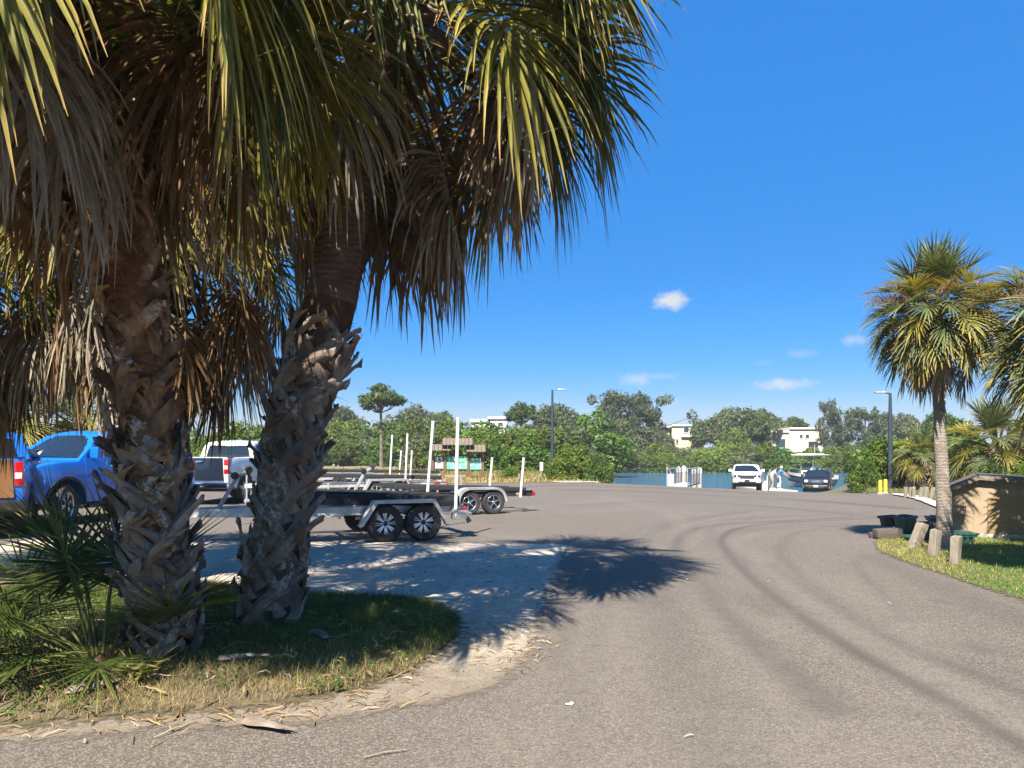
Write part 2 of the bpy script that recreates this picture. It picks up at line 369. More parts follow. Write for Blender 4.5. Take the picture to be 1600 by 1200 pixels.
# materials of the ground
def ground_mat():
    m, nt, bs, N, L = newmat('soil'); v = objco(nt)
    c = mixc(nt, ramp(nt, noise(nt, .35, 5, .6, v), [(.35, 0.), (.65, 1.)]), (.10, .085, .055), (.075, .085, .035))
    c = mixc(nt, ramp(nt, noise(nt, 6, 5, .7, v), [(.35, 0.), (.7, 1.)]), c, (.15, .12, .075))
    L(dim(nt, c), bs.inputs['Base Color']); setin(bs, Roughness=.95); bump(nt, bs, noise(nt, 12, 5, .7, v), .5); return m
def asphalt_mat():
    m, nt, bs, N, L = newmat('worn_asphalt'); v = objco(nt)
    vo = N('ShaderNodeTexVoronoi'); vo.inputs['Scale'].default_value = 75; L(v, vo.inputs['Vector'])
    vo2 = N('ShaderNodeTexVoronoi'); vo2.inputs['Scale'].default_value = 165; L(v, vo2.inputs['Vector'])
    s1 = N('ShaderNodeSeparateColor'); L(vo.outputs['Color'], s1.inputs[0]); s2 = N('ShaderNodeSeparateColor'); L(vo2.outputs['Color'], s2.inputs[0])
    big = noise(nt, .22, 5, .6, v); mid = noise(nt, 1.6, 6, .65, v); fine = noise(nt, 26, 5, .7, v)
    c = mixc(nt, ramp(nt, big, [(.36, 0.), (.64, 1.)]), (.101, .080, .063), (.130, .105, .083))
    c = mixc(nt, ramp(nt, mid, [(.35, 0.), (.7, .55)]), c, (.095, .077, .064))
    c = mixc(nt, ramp(nt, s1.outputs[0], [(.55, 0.), (.9, .75)]), c, (.24, .212, .18))
    c = mixc(nt, ramp(nt, s1.outputs[1], [(.72, 0.), (.95, .6)]), c, (.07, .06, .054))
    c = mixc(nt, ramp(nt, s2.outputs[0], [(.80, 0.), (.95, .7)]), c, (.37, .335, .285))
    c = mixc(nt, ramp(nt, fine, [(.45, 0.), (.75, .4)]), c, (.10, .085, .075))
    at = N('ShaderNodeVertexColor'); at.layer_name = 'Col'; sp = N('ShaderNodeSeparateColor'); L(at.outputs[0], sp.inputs[0])
    strk = noise(nt, 5, 5, .7, v)
    def mul(a, b):
        n = N('ShaderNodeMath'); n.operation = 'MULTIPLY'; n.use_clamp = True; L(a, n.inputs[0]); L(b, n.inputs[1]); return n.outputs[0]
    c = mixc(nt, mul(sp.outputs[0], ramp(nt, strk, [(.2, .55), (.6, 1.)])), c, (.070, .058, .051))      # rubber laid down by tyres
    c = mixc(nt, mul(sp.outputs[1], ramp(nt, mixc(nt, .5, strk, fine), [(.38, .0), (.62, 1.)])), c, (.215, .19, .16))  # sand and scuffs, and sunlit brightness coloured in near the camera
    L(dim(nt, c), bs.inputs['Base Color']); setin(bs, Roughness=.85); bs.inputs['Specular IOR Level'].default_value = .35
    bump(nt, bs, mixc(nt, .5, vo.outputs['Distance'], fine), .35, .012); return m
def pad_mat():
    m, nt, bs, N, L = newmat('shell_and_sand'); v = objco(nt)
    c = mixc(nt, ramp(nt, noise(nt, .9, 6, .65, v), [(.35, 0.), (.65, 1.)]), (.37, .325, .27), (.28, .24, .195))
    c = mixc(nt, ramp(nt, noise(nt, 7, 6, .75, v), [(.42, 0.), (.68, .85)]), c, (.19, .16, .125))
    c = mixc(nt, ramp(nt, noise(nt, 55, 4, .7, v), [(.53, 0.), (.62, .85)]), c, (.12, .095, .072))
    c = mixc(nt, ramp(nt, noise(nt, 80, 3, .7, v), [(.6, 0.), (.7, .7)]), c, (.55, .52, .47))
    at = N('ShaderNodeVertexColor'); at.layer_name = 'Col'; sp = N('ShaderNodeSeparateColor'); L(at.outputs[0], sp.inputs[0])
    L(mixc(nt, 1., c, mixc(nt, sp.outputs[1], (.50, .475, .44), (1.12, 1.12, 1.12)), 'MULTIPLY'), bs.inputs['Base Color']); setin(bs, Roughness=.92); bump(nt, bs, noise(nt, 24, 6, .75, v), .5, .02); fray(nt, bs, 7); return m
def field_mat(a, b, cc, sc=.5, fr=False):
    m, nt, bs, N, L = newmat('turf_soil'); v = objco(nt)
    c = mixc(nt, ramp(nt, noise(nt, sc, 5, .65, v), [(.38, 0.), (.62, 1.)]), a, b)
    c = mixc(nt, ramp(nt, noise(nt, 9, 5, .7, v), [(.45, 0.), (.7, .8)]), c, cc)
    L(dim(nt, c), bs.inputs['Base Color']); setin(bs, Roughness=.95); bump(nt, bs, noise(nt, 30, 5, .75, v), .6, .03)
    if fr: fray(nt, bs, 11)
    return m
def water_mat():
    m, nt, bs, N, L = newmat('canal_water'); v = objco(nt, (.4, 1.3, 1))
    setin(bs, Base_Color=(.018, .075, .095, 1), Roughness=.08, IOR=1.33)
    c = mixc(nt, ramp(nt, noise(nt, .05, 3, .5, v), [(.4, 0.), (.6, 1.)]), (.028, .085, .155), (.035, .098, .15)); L(c, bs.inputs['Base Color'])
    h = mixc(nt, .35, noise(nt, .5, 4, .55, v, .5), noise(nt, 2.2, 4, .6, v)); bump(nt, bs, h, .8, .45); return m
M['soil'] = ground_mat(); M['asphalt'] = asphalt_mat(); M['pad'] = pad_mat(); M['water'] = water_mat()
M['turf'] = field_mat((.145, .105, .058), (.095, .088, .034), (.23, .17, .095), 1.1, True)
M['lawn'] = field_mat((.085, .10, .03), (.15, .13, .055), (.20, .155, .085), .7, True)
M['dryfield'] = field_mat((.25, .21, .09), (.17, .18, .05), (.30, .24, .11), .2)
M['lawn2'] = field_mat((.085, .10, .03), (.15, .13, .055), (.20, .155, .085), .7)
M['kerbpath'] = mat('pale_concrete', (.52, .49, .43), .9, col2=(.42, .39, .34), nscale=2, bscale=30, bstr=.2)
M['concrete'] = mat('dock_concrete', (.46, .43, .38), .9, col2=(.36, .335, .30), nscale=3, bscale=20)
# terrain to the horizon
g = grid_sheet('ground', lines((-900, -120, 130), (-120, 120, 4), (120, 900, 130)), lines((-120, 0, 30), (0, 200, 3), (200, 1300, 120)), -.06, M['soil']); tag(g, kind='structure')
w = MB(); w.add([(-600, 20, 0), (900, 20, 0), (900, 200, 0), (-600, 200, 0)], [(0, 1, 2, 3)])
w = w.build('water', M['water'], loc=(0, 0, -1.28)); tag(w, kind='structure')
# thin coastal haze round everything
def haze(density):
    m = bpy.data.materials.new('haze'); m.use_nodes = True; nt = m.node_tree; nt.nodes.clear()
    o = nt.nodes.new('ShaderNodeOutputMaterial'); v = nt.nodes.new('ShaderNodeVolumePrincipled'); nt.links.new(v.outputs[0], o.inputs['Volume'])
    v.inputs['Color'].default_value = (.88, .93, 1, 1); v.inputs['Density'].default_value = density; v.inputs['Anisotropy'].default_value = .2
    hz = MB().box((0, 590, 7.2), (1900, 1500, 22)).build('haze', m, None, 0, False); tag(hz, kind='stuff')
haze(.00042)
# asphalt lot with tyre tracks, scuffs and painted brightness near the camera
def gpts(px): return catmull([G(*p) for p in px])
DARK = [(gpts([(1640, 1190), (1487, 1100), (1356, 1029), (1262, 969), (1180, 909), (1139, 866), (1127, 843), (1150, 827), (1210, 818), (1330, 812), (1450, 806)]), .095, 1.),
        (gpts([(1300, 1110), (1187, 1012), (1124, 950), (1082, 896), (1058, 862), (1060, 845), (1080, 829), (1124, 820), (1225, 814), (1330, 809)]), .16, .85),
        (gpts([(1660, 1105), (1520, 1052), (1412, 1010), (1319, 957), (1240, 910), (1195, 880)]), .12, .6),
        (gpts([(1120, 1190), (1080, 1080), (1040, 1000), (1020, 930), (1010, 870), (1020, 835), (1060, 815), (1160, 800)]), .3, .35),
        (gpts([(870, 765), (1000, 768), (1150, 776), (1300, 785), (1420, 795)]), .35, .8),
        (gpts([(560, 770), (760, 762), (900, 759), (1060, 764), (1200, 772)]), .5, .55),
        (gpts([(880, 790), (1000, 785), (1120, 786), (1260, 797), (1400, 812)]), .3, .45),
        (gpts([(1600, 975), (1500, 930), (1410, 893), (1360, 868)]), .25, .35)]
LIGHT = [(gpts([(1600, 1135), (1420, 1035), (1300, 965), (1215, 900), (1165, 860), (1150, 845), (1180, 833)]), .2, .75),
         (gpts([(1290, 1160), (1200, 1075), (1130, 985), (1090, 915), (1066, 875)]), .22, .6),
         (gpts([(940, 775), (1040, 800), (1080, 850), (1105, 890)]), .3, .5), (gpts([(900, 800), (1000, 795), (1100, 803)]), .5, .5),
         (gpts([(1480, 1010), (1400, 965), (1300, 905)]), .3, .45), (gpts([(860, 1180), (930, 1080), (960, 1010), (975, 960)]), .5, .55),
         (gpts([(880, 760), (1100, 772), (1240, 782)]), .3, .4), (gpts([(900, 1195), (1240, 1180), (1400, 1190)]), .8, .5), (gpts([(860, 1150), (1050, 1120), (1250, 1150)]), .7, .45), (gpts([(900, 1060), (1000, 1060), (1090, 1080)]), .8, .35), (gpts([(1300, 1190), (1420, 1120), (1520, 1110)]), .4, .4),  # broad near patches colour in the sunlight thrown back close by
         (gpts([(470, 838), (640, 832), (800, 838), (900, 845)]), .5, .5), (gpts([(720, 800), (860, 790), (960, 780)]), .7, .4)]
rs_ = np.random.default_rng(6)
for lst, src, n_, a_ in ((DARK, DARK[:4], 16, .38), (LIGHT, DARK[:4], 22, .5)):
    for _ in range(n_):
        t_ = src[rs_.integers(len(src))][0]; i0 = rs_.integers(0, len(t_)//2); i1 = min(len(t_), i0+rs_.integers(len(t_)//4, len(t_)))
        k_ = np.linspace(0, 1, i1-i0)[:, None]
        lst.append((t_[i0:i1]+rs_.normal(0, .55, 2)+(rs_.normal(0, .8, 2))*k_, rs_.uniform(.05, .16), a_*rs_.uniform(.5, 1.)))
for _ in range(16): p_ = np.array((rs_.uniform(-1, 9), rs_.uniform(5, 20))); DARK.append((np.array([p_, p_+rs_.normal(0, .12, 2)]), rs_.uniform(.06, .22), rs_.uniform(.3, .7)))
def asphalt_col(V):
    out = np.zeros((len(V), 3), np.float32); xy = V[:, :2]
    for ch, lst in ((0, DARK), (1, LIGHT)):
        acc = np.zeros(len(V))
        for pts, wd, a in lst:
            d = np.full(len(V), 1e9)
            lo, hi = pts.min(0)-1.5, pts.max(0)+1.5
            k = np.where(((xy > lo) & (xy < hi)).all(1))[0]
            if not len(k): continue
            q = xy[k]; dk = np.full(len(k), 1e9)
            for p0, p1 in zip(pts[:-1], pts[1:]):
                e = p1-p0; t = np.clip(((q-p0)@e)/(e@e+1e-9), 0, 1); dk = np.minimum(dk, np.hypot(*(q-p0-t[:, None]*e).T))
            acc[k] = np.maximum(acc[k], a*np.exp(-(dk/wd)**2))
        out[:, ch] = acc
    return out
ax = lines((-70, -8, 4), (-8, -1, .5), (-1, 9, .06), (9, 20, .3), (20, 48, 2)); ay = lines((-20, 3, 3), (3, 20, .06), (20, 46, .25), (46, 66, 1.5))
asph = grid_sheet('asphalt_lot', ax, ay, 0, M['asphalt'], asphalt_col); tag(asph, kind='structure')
# shell-and-sand apron round the palm island
pad_px = [(-900, 1172), (-300, 1170), (0, 1163), (150, 1151), (260, 1141), (400, 1135), (500, 1124), (600, 1109), (700, 1092), (765, 1073), (806, 1043), (828, 1005), (840, 970), (853, 935), (868, 895), (878, 865), (884, 852),
          (800, 850), (600, 848), (400, 847), (200, 845), (0, 844), (-300, 844), (-900, 844)]
pad = smooth_poly([G(*p) for p in pad_px], .07, .028, 3)
PX, PY = lines((-9, 2, .5)), lines((4, 15, .5))
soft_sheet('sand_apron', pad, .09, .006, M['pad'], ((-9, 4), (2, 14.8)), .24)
isl_px = [(-500, 1145), (-100, 1141), (60, 1135), (180, 1127), (300, 1117), (430, 1104), (540, 1082), (640, 1045), (692, 1010), (708, 975), (690, 947), (630, 935), (540, 930), (460, 927), (380, 918), (300, 910), (200, 905), (100, 903), (0, 903), (-200, 903), (-500, 903)]
ISL = smooth_poly([G(*p) for p in isl_px], .08, .05, 5)
ci = ISL.mean(0)
def mound(x, y): return .07*max(0, 1-((x+2.6)/2.4)**2-((y-6.5)/2.2)**2)
soft_sheet('palm_island', ISL, .09, .014, M['turf'], ((-9, 4), (.5, 11)), .30, mound)
ver_px = [(1374, 846), (1372, 856), (1392, 869), (1440, 886), (1500, 906), (1550, 922), (1600, 938), (1700, 972), (1850, 1025), (2200, 1130), (2600, 1100), (2600, 800), (2000, 788), (1640, 796), (1500, 812), (1484, 826), (1450, 834), (1410, 838)]
VER = smooth_poly([G(*p) for p in ver_px], .1, .03, 8)
soft_sheet('grass_verge', VER, .14, .012, M['lawn'], ((5, 4.6), (24, 24)), .2)
kp = smooth_poly([G(*p) for p in ((1392, 773), (1425, 780), (1470, 796), (1540, 818), (1540, 806), (1470, 787), (1430, 775))], .2, .04, 4)
poly_sheet('concrete_path', kp, .05, M['kerbpath'])
VER2 = smooth_poly([G(*p) for p in ((1362, 770), (1400, 770.5), (1430, 773), (1470, 784), (1540, 800), (1620, 806), (2200, 800), (2400, 757), (1700, 757), (1362, 763))], .2, .08, 4)
poly_sheet('back_lawn', VER2, .02, M['lawn2'], lines((14, 60, 3)), lines((20, 45, 3)))
FIELD = [(5.05, 43.6), (4.2, 43.9), (2.5, 43.6), (-1, 42.6), (-6, 41.2), (-14, 40.8), (-30, 40.5), (-75, 40), (-120, 60), (-120, 110), (-60, 118), (4, 118), (9.5, 85), (7.0, 60)]
fp = smooth_poly(FIELD, .4, .12, 6, .8)
poly_sheet('grass_field', fp, .02, M['dryfield'], lines((-120, 10, 6)), lines((40, 118, 4)))
sp_ = smooth_poly([(5.1, 43.5), (4.6, 43.3), (3.3, 43.1), (2.6, 43.3), (2.0, 47), (2.6, 50), (3.6, 47), (4.6, 45)], .2, .06, 7)
poly_sheet('footpath', sp_, .035, M['kerbpath'])
# grass blades
def blades(name, poly, n, h, seed, colors, w=.006, zadd=None, dz=0., lean=.5, keep=None, box=None, kind='stuff', clump=0.6):
    r = np.random.default_rng(seed); poly = np.asarray(poly); lo, hi = poly.min(0), poly.max(0)
    if box: lo = np.maximum(lo, box[0]); hi = np.minimum(hi, box[1])
    pts = r.uniform(lo, hi, (n*3, 2)); pts = pts[inpoly(pts[:, 0], pts[:, 1], poly)]
    f = .5+.5*np.sin(pts[:, 0]*3.1+1.3*np.sin(pts[:, 1]*2.3))*np.cos(pts[:, 1]*2.7+1.7*np.sin(pts[:, 0]*1.9))
    f2 = .5+.5*np.sin(pts[:, 0]*9.1+2*np.sin(pts[:, 1]*7.3))*np.cos(pts[:, 1]*8.7)
    dens = (1-clump)+clump*(.6*f+.4*f2)
    if keep is not None: dens = dens*keep(pts)
    k = r.random(len(pts)) < dens; pts, f = pts[k][:n], f[k][:n]; m = len(pts)
    hh = h*r.lognormal(0, .35, m); a = r.uniform(0, 2*PI, m); ln = r.uniform(.1, lean, m)*hh*1.3
    z0 = zfun(pts[:, 0], pts[:, 1])+dz
    if zadd is not None: z0 = z0+np.array([zadd(x, y) for x, y in pts])
    dx, dy = np.cos(a), np.sin(a); wa = r.uniform(0, 2*PI, m); wx, wy = np.cos(wa)*w, np.sin(wa)*w
    V = np.empty((m, 5, 3))
    for j, (t, ww) in enumerate(((0, 1), (0, -1), (.55, .8), (.55, -.8), (1, 0))):
        V[:, j, 0] = pts[:, 0]+dx*ln*t*t+wx*ww; V[:, j, 1] = pts[:, 1]+dy*ln*t*t+wy*ww; V[:, j, 2] = z0+hh*t*(1-.25*t*ln/hh)
    b = np.arange(m)[:, None]*5
    F = np.concatenate([b+[0, 1, 3], b+[0, 3, 2], b+[2, 3, 4]]).reshape(-1, 3)
    ca = np.array(colors[0]); cb = np.array(colors[1]); cd = np.array(colors[2]); dryp = colors[3](pts) if callable(colors[3]) else np.full(m, colors[3])
    c = ca+(cb-ca)*np.clip(f+r.normal(0, .25, m), 0, 1)[:, None]; dry = r.random(m) < dryp; c[dry] = cd*r.uniform(.6, 1.2, (dry.sum(), 1))
    o = link(name, np_mesh(name, V.reshape(-1, 3), F, M['grass'], np.repeat(c, 5, 0)))
    return tag(o, kind=kind)
def dry_isl(p):                 # straw and bare soil towards the road, green round the palms
    e = (p[:, 1]-(5.05+.06*np.abs(p[:, 0]+2)))/.8
    return np.clip(.95-.42*e+.12*np.sin(p[:, 0]*5)*np.sin(p[:, 1]*6), .12, .9)
def keep_isl(p):
    e = (p[:, 1]-4.6)/.9+.35*np.sin(p[:, 0]*4+p[:, 1]*5)
    return np.clip(.22+.5*e, .14, 1)
blades('island_grass', ISL, 105000, .055, 21, ((.045, .085, .016), (.085, .125, .022), (.30, .235, .11), dry_isl), .0021, mound, .014, .9, keep_isl, ((-6, 4), (1, 13)))
def dry_v(p): return np.clip(.62-.32*(p[:, 0]-.62*p[:, 1]+1.0)+.15*np.sin(p[:, 0]*3)*np.sin(p[:, 1]*2.2), .12, .85)
blades('verge_grass', VER, 95000, .036, 22, ((.08, .17, .018), (.13, .23, .03), (.36, .30, .10), dry_v), .0045, None, .01, .8, None, ((5, 7), (15, 22)), clump=.3)
blades('back_lawn_grass', VER2, 12000, .10, 23, ((.08, .13, .025), (.13, .16, .035), (.32, .26, .11), .35), .014, None, .02, .8, None, ((13, 26), (30, 45)), clump=.3)
blades('field_grass', FIELD, 42000, .16, 24, ((.12, .13, .03), (.20, .18, .05), (.36, .27, .12), lambda p: np.clip(.75-.012*(p[:, 1]-44)*2, .2, .8)), .025, None, .02, .7, None, ((-34, 41), (6, 80)), clump=.4)
# low weeds on the island: broad little leaves
def weeds(name, poly, n, seed, keep, box):
    r = np.random.default_rng(seed); V = []; F = []; C = []
    lo, hi = np.array(box[0]), np.array(box[1]); pts = r.uniform(lo, hi, (n*6, 2)); pts = pts[inpoly(pts[:, 0], pts[:, 1], np.asarray(poly))]
    pts = pts[r.random(len(pts)) < keep(pts)][:n]
    for x, y in pts:
        z = mound(x, y)+.012; k = r.integers(5, 12); base = np.array((.06, .12, .02))*r.uniform(.7, 1.5)
        for _ in range(k):
            a = r.uniform(0, 6.28); rad = r.uniform(.0, .045); h = r.uniform(.015, .09); c = np.array((x+rad*math.cos(a), y+rad*math.sin(a), z+h)); s = r.uniform(.006, .017)
            d = np.array((math.cos(a), math.sin(a), r.uniform(-.3, .5))); q = np.array((-d[1], d[0], r.uniform(-.3, .3)))
            b = len(V); V += [c-d*s, c+q*s*.7, c+d*s*1.2, c-q*s*.7]; F.append((b, b+1, b+2, b+3)); C += [base*r.uniform(.8, 1.2)]*4
    return tag(link(name, np_mesh(name, V, F, M['grass'], np.array(C))), kind='stuff')
weeds('low_weeds', ISL, 1500, 31, lambda p: np.clip(.2+.8*np.sin(p[:, 0]*2.6+.5)*np.cos(p[:, 1]*3.1), .03, .9), ((-6, 4.2), (0, 8)))
# fallen strips of dead leaf and straw along the sand edge
def litter(name, n, seed, sampler, colr, ln=(.05, .3), w=.006):
    r = np.random.default_rng(seed); V = []; F = []; C = []
    for _ in range(n):
        x, y = sampler(r); a = r.uniform(0, 6.28); L_ = r.uniform(*ln); cv = r.normal(0, .5); k = 6; ww = w*r.uniform(.5, 1.6); z = zg(x, y)+.012
        if inpoly(np.array([x]), np.array([y]), ISL)[0]: z += mound(x, y)+.03
        c = np.array(colr[r.integers(len(colr))])*r.uniform(.7, 1.25); b = len(V)
        px, py = x, y
        for j in range(k+1):
            nx, ny = -math.sin(a), math.cos(a); wj = ww*math.sin(PI*(.15+.85*j/k))+.0008; zz = z+.02*math.sin(PI*j/k)*r.uniform(.2, 1)
            V += [(px+nx*wj, py+ny*wj, zz), (px-nx*wj, py-ny*wj, zz+.004)]; C += [c, c]
            px += math.cos(a)*L_/k; py += math.sin(a)*L_/k; a += cv/k
        F += [(b+2*j, b+2*j+1, b+2*j+3, b+2*j+2) for j in range(k)]
    return tag(link(name, np_mesh(name, V, F, M['deadfrond'], np.array(C))), kind='stuff')
edge = [G(*p) for p in ((20, 1150), (180, 1138), (330, 1125), (470, 1108), (590, 1083), (690, 1045), (760, 1000), (800, 975), (830, 1010), (812, 1045))]
edgec = catmull(edge, 12)
def along(r):
    p = edgec[r.integers(len(edgec))]; return p[0]+r.normal(0, .14), p[1]+r.normal(0, .12)
litter('straw_litter', 260, 41, along, ((.28, .20, .10), (.20, .13, .07), (.30, .24, .15)), (.03, .2), .0028)
litter('island_leaf_litter', 320, 42, lambda r: (r.uniform(-5, -.7), r.uniform(4.5, 7.6)), ((.28, .20, .10), (.17, .11, .06), (.33, .28, .2)), (.05, .3), .005)
litter('lot_debris', 16, 43, lambda r: (r.uniform(-.6, 6), r.uniform(3.9, 10)), ((.28, .22, .12), (.2, .15, .1), (.34, .31, .27)), (.015, .09), .0025)
litter('pad_debris', 160, 44, lambda r: (r.uniform(-4, .7), r.uniform(8.0, 13)), ((.16, .11, .07), (.25, .19, .12)), (.04, .22), .006)
# ------------------------------------------------------------------ palms
def nrm(v): return v/(np.linalg.norm(v)+1e-9)
def frond_mesh(name, seed, elev, Lp, Lc, Ls, nseg, grav, bend, state, width=.034, amax=2.0, foldv=.35, steps=5, threads=0, messy=.08, pale=0.0, stalk=1.0):
    """one costapalmate fan leaf: stalk, curved midrib and its separate strips. Origin at the stalk's foot, leaf towards +X.
    state 0 green, 1 yellowing, 2 brown, 3 grey."""
    r = np.random.default_rng(seed); V = []; F = []; C = []
    pal = {0: ((.036, .070, .016), (.10, .13, .026), (.32, .25, .08)), 1: ((.12, .13, .022), (.30, .26, .045), (.42, .28, .10)),
           2: ((.19, .105, .05), (.34, .21, .11), (.40, .29, .17)), 3: ((.28, .225, .165), (.44, .38, .30), (.50, .45, .37)), 4: ((.36, .25, .13), (.48, .36, .20), (.5, .40, .26))}[state]
    if name == 'fan_leaf_mid' and state == 0: pal = MIDC[0]
    pal = [np.array(p) for p in pal]
    stalkc = np.array({0: (.12, .14, .04), 1: (.22, .20, .07), 2: (.24, .15, .08), 3: (.30, .24, .17), 4: (.36, .27, .15)}[state])
    npet, nc = 7, 9; pts = [np.zeros(3)]; tans = []; ang = elev; tot = Lp+Lc; yaw = 0.; yb = r.normal(0, .12)
    for i in range(npet+nc):
        L_ = (Lp/npet) if i < npet else (Lc/nc)
        w = .55 if i < npet else 2.0
        ang -= bend*w*L_/(Lp*.55+Lc*2.0+1e-9); ang = max(ang, -1.52); yaw += yb*L_/tot
        d = np.array((math.cos(ang)*math.cos(yaw), math.cos(ang)*math.sin(yaw), math.sin(ang))); tans.append(d); pts.append(pts[-1]+d*L_)
    tans.append(tans[-1]); pts = np.array(pts); tans = np.array(tans)
    # stalk
    for i in range(npet+nc+1):
        t = i/(npet+nc); hw = (.026*(1-t)+.010) if i <= npet else .012*(1-t)+.004
        if i == 0: hw = .045
        hw *= stalk
        T = tans[i]; S = nrm(np.cross((0, 0, 1.), T) if abs(T[2]) < .99 else np.array((0, 1., 0))); Nn = np.cross(T, S); b = len(V)
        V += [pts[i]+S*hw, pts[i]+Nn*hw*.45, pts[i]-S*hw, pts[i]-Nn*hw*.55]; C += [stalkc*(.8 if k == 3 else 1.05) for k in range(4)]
        if i: F += [(b-4+k, b-4+(k+1) % 4, b+(k+1) % 4, b+k) for k in range(4)]
    # strips
    tw = r.normal(0, .06)
    for q in range(nseg):
        t = -1+2*q/(nseg-1); at = abs(t); sg = 1 if t > 0 else -1
        if r.random() < (.03 if state < 2 else .06): continue
        s = Lp+(1-at)**.9*Lc*.92; f = s/tot*1.0
        ii = npet+min(nc-1e-6, (s-Lp)/Lc*nc); i0 = int(ii); fr = ii-i0
        p = pts[i0]*(1-fr)+pts[i0+1]*fr; T = nrm(tans[i0]*(1-fr)+tans[min(i0+1, npet+nc)]*fr)
        S = nrm(np.cross((0, 0, 1.), T) if abs(T[2]) < .985 else np.array((0, 1., 0))); Nn = np.cross(T, S)
        a = at**.85*amax+r.normal(0, .03)
        d = T*math.cos(a)+(S*sg*math.cos(foldv)+Nn*math.sin(foldv))*math.sin(a); d = nrm(d+r.normal(0, messy, 3)*.4)
        L_ = Ls*(.55+.45*(1-at)**.6)*r.uniform(.88, 1.1); w0 = width*r.uniform(.8, 1.15)
        cb = pal[0]+(pal[1]-pal[0])*np.clip(r.normal(.45, .33)+pale, 0, 1.2); ct = pal[2]*r.uniform(.8, 1.15); tipf = r.uniform(.55, .95) if state < 2 else .8
        g = grav*r.lognormal(0, .3); wd = None; b0 = len(V); twist = r.normal(0, .35 if state < 2 else 1.0)
        prof = (.35, .9, 1., .82, .5, .06) if steps == 5 else (.4, 1., .75, .06)
        for j in range(steps+1):
            u = j/steps
            wv = np.cross(d, Nn); 
            if np.linalg.norm(wv) < .2: wv = np.cross(d, S)
            wv = nrm(wv)
            if wd is not None and wv@wd < 0: wv = -wv
            wd = wv; nn = np.cross(wv, d); ca, sa = math.cos(twist*u), math.sin(twist*u); wv, nn = wv*ca+nn*sa, nn*ca-wv*sa
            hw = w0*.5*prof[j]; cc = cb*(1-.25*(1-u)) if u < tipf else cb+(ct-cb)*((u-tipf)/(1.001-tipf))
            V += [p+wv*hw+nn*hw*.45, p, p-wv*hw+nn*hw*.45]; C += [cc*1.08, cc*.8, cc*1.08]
            if j:
                b = len(V)-6; F += [(b, b+1, b+4, b+3), (b+1, b+2, b+5, b+4)]
            if j < steps:
                p = p+d*(L_/steps); d = nrm(d+np.array((0, 0, -1.))*g*(.35+u)*(1.6/steps)+r.normal(0, messy, 3)*(1.5/steps))
        if threads and r.random() < threads:        # the loose curling fibres between strips
            p = V[b0+3*(steps-2)+1].copy(); dd = nrm(d*.6+r.normal(0, .5, 3)); cur = r.normal(0, .35, 3); tl = r.uniform(.1, .32); b = len(V); cc = np.array((.42, .36, .26))*r.uniform(.6, 1.1)
            for j in range(7):
                o = nrm(np.cross(dd, (.3, .5, .8)))*.0014*(1.1-j/7); V += [p+o, p-o]; C += [cc, cc]
                if j: F.append((b+2*j-2, b+2*j-1, b+2*j+1, b+2*j))
                p = p+dd*tl/6; dd = nrm(dd+cur*.8+np.array((0, 0, -.15)))
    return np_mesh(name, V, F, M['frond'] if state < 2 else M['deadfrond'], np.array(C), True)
# leaf shapes of the big cabbage palms (near) and simpler ones for palms further off
D = math.radians
NEARG = [frond_mesh('fan_leaf', 100+i, D(e), 1.15, .62, 1.1, 62, g, D(b), st, .034, 2.0, .3, 5, .35, .1)
         for i, (e, g, b, st) in enumerate(((78, .25, 30, 0), (62, .4, 55, 0), (48, .7, 75, 0), (34, .7, 85, 0), (26, .75, 85, 1), (15, 1.1, 92, 1), (8, .8, 80, 1), (-5, 1.4, 80, 0), (2, .9, 75, 1), (-15, 1.5, 70, 1), (-20, 1.8, 65, 1)))]
NEARD = [frond_mesh('dead_fan_leaf', 140+i, D(e), 1.1, .5, .98, 48, g, D(b), st, .032, 1.7, -.5, 5, .45, .2)
         for i, (e, g, b, st) in enumerate(((8, 1.4, 95, 3), (-2, 1.5, 88, 3), (-15, 1.6, 70, 2), (-28, 1.9, 62, 2), (-40, 2.2, 50, 3), (-52, 2.4, 38, 2), (-20, 1.7, 75, 3), (-60, 2.6, 30, 2), (-8, 1.5, 85, 2), (-35, 2., 55, 3), (-68, 2.8, 20, 3)))]
MIDC = {0: ((.085, .125, .05), (.16, .19, .07), (.30, .27, .14))}
MIDG = [frond_mesh('fan_leaf_mid', 180+i, D(e), .78, .42, .74, 38, g, D(b), st, .042, 2.1, .4, 3, 0, .08, .25)
        for i, (e, g, b, st) in enumerate(((80, .2, 18, 0), (64, .28, 35, 0), (48, .35, 50, 1), (32, .5, 62, 0), (16, .65, 75, 1), (2, .8, 75, 0), (-12, .95, 62, 1), (-22, 1.1, 55, 0)))]
MIDD = [frond_mesh('dead_fan_leaf_mid', 200+i, D(e), .8, .35, .68, 26, g, D(b), st, .04, 1.6, -.5, 3, 0, .14, .3)
        for i, (e, g, b, st) in enumerate(((-25, 1.7, 65, 4), (-45, 2.1, 45, 3), (-60, 2.4, 30, 4), (-35, 1.9, 55, 4)))]
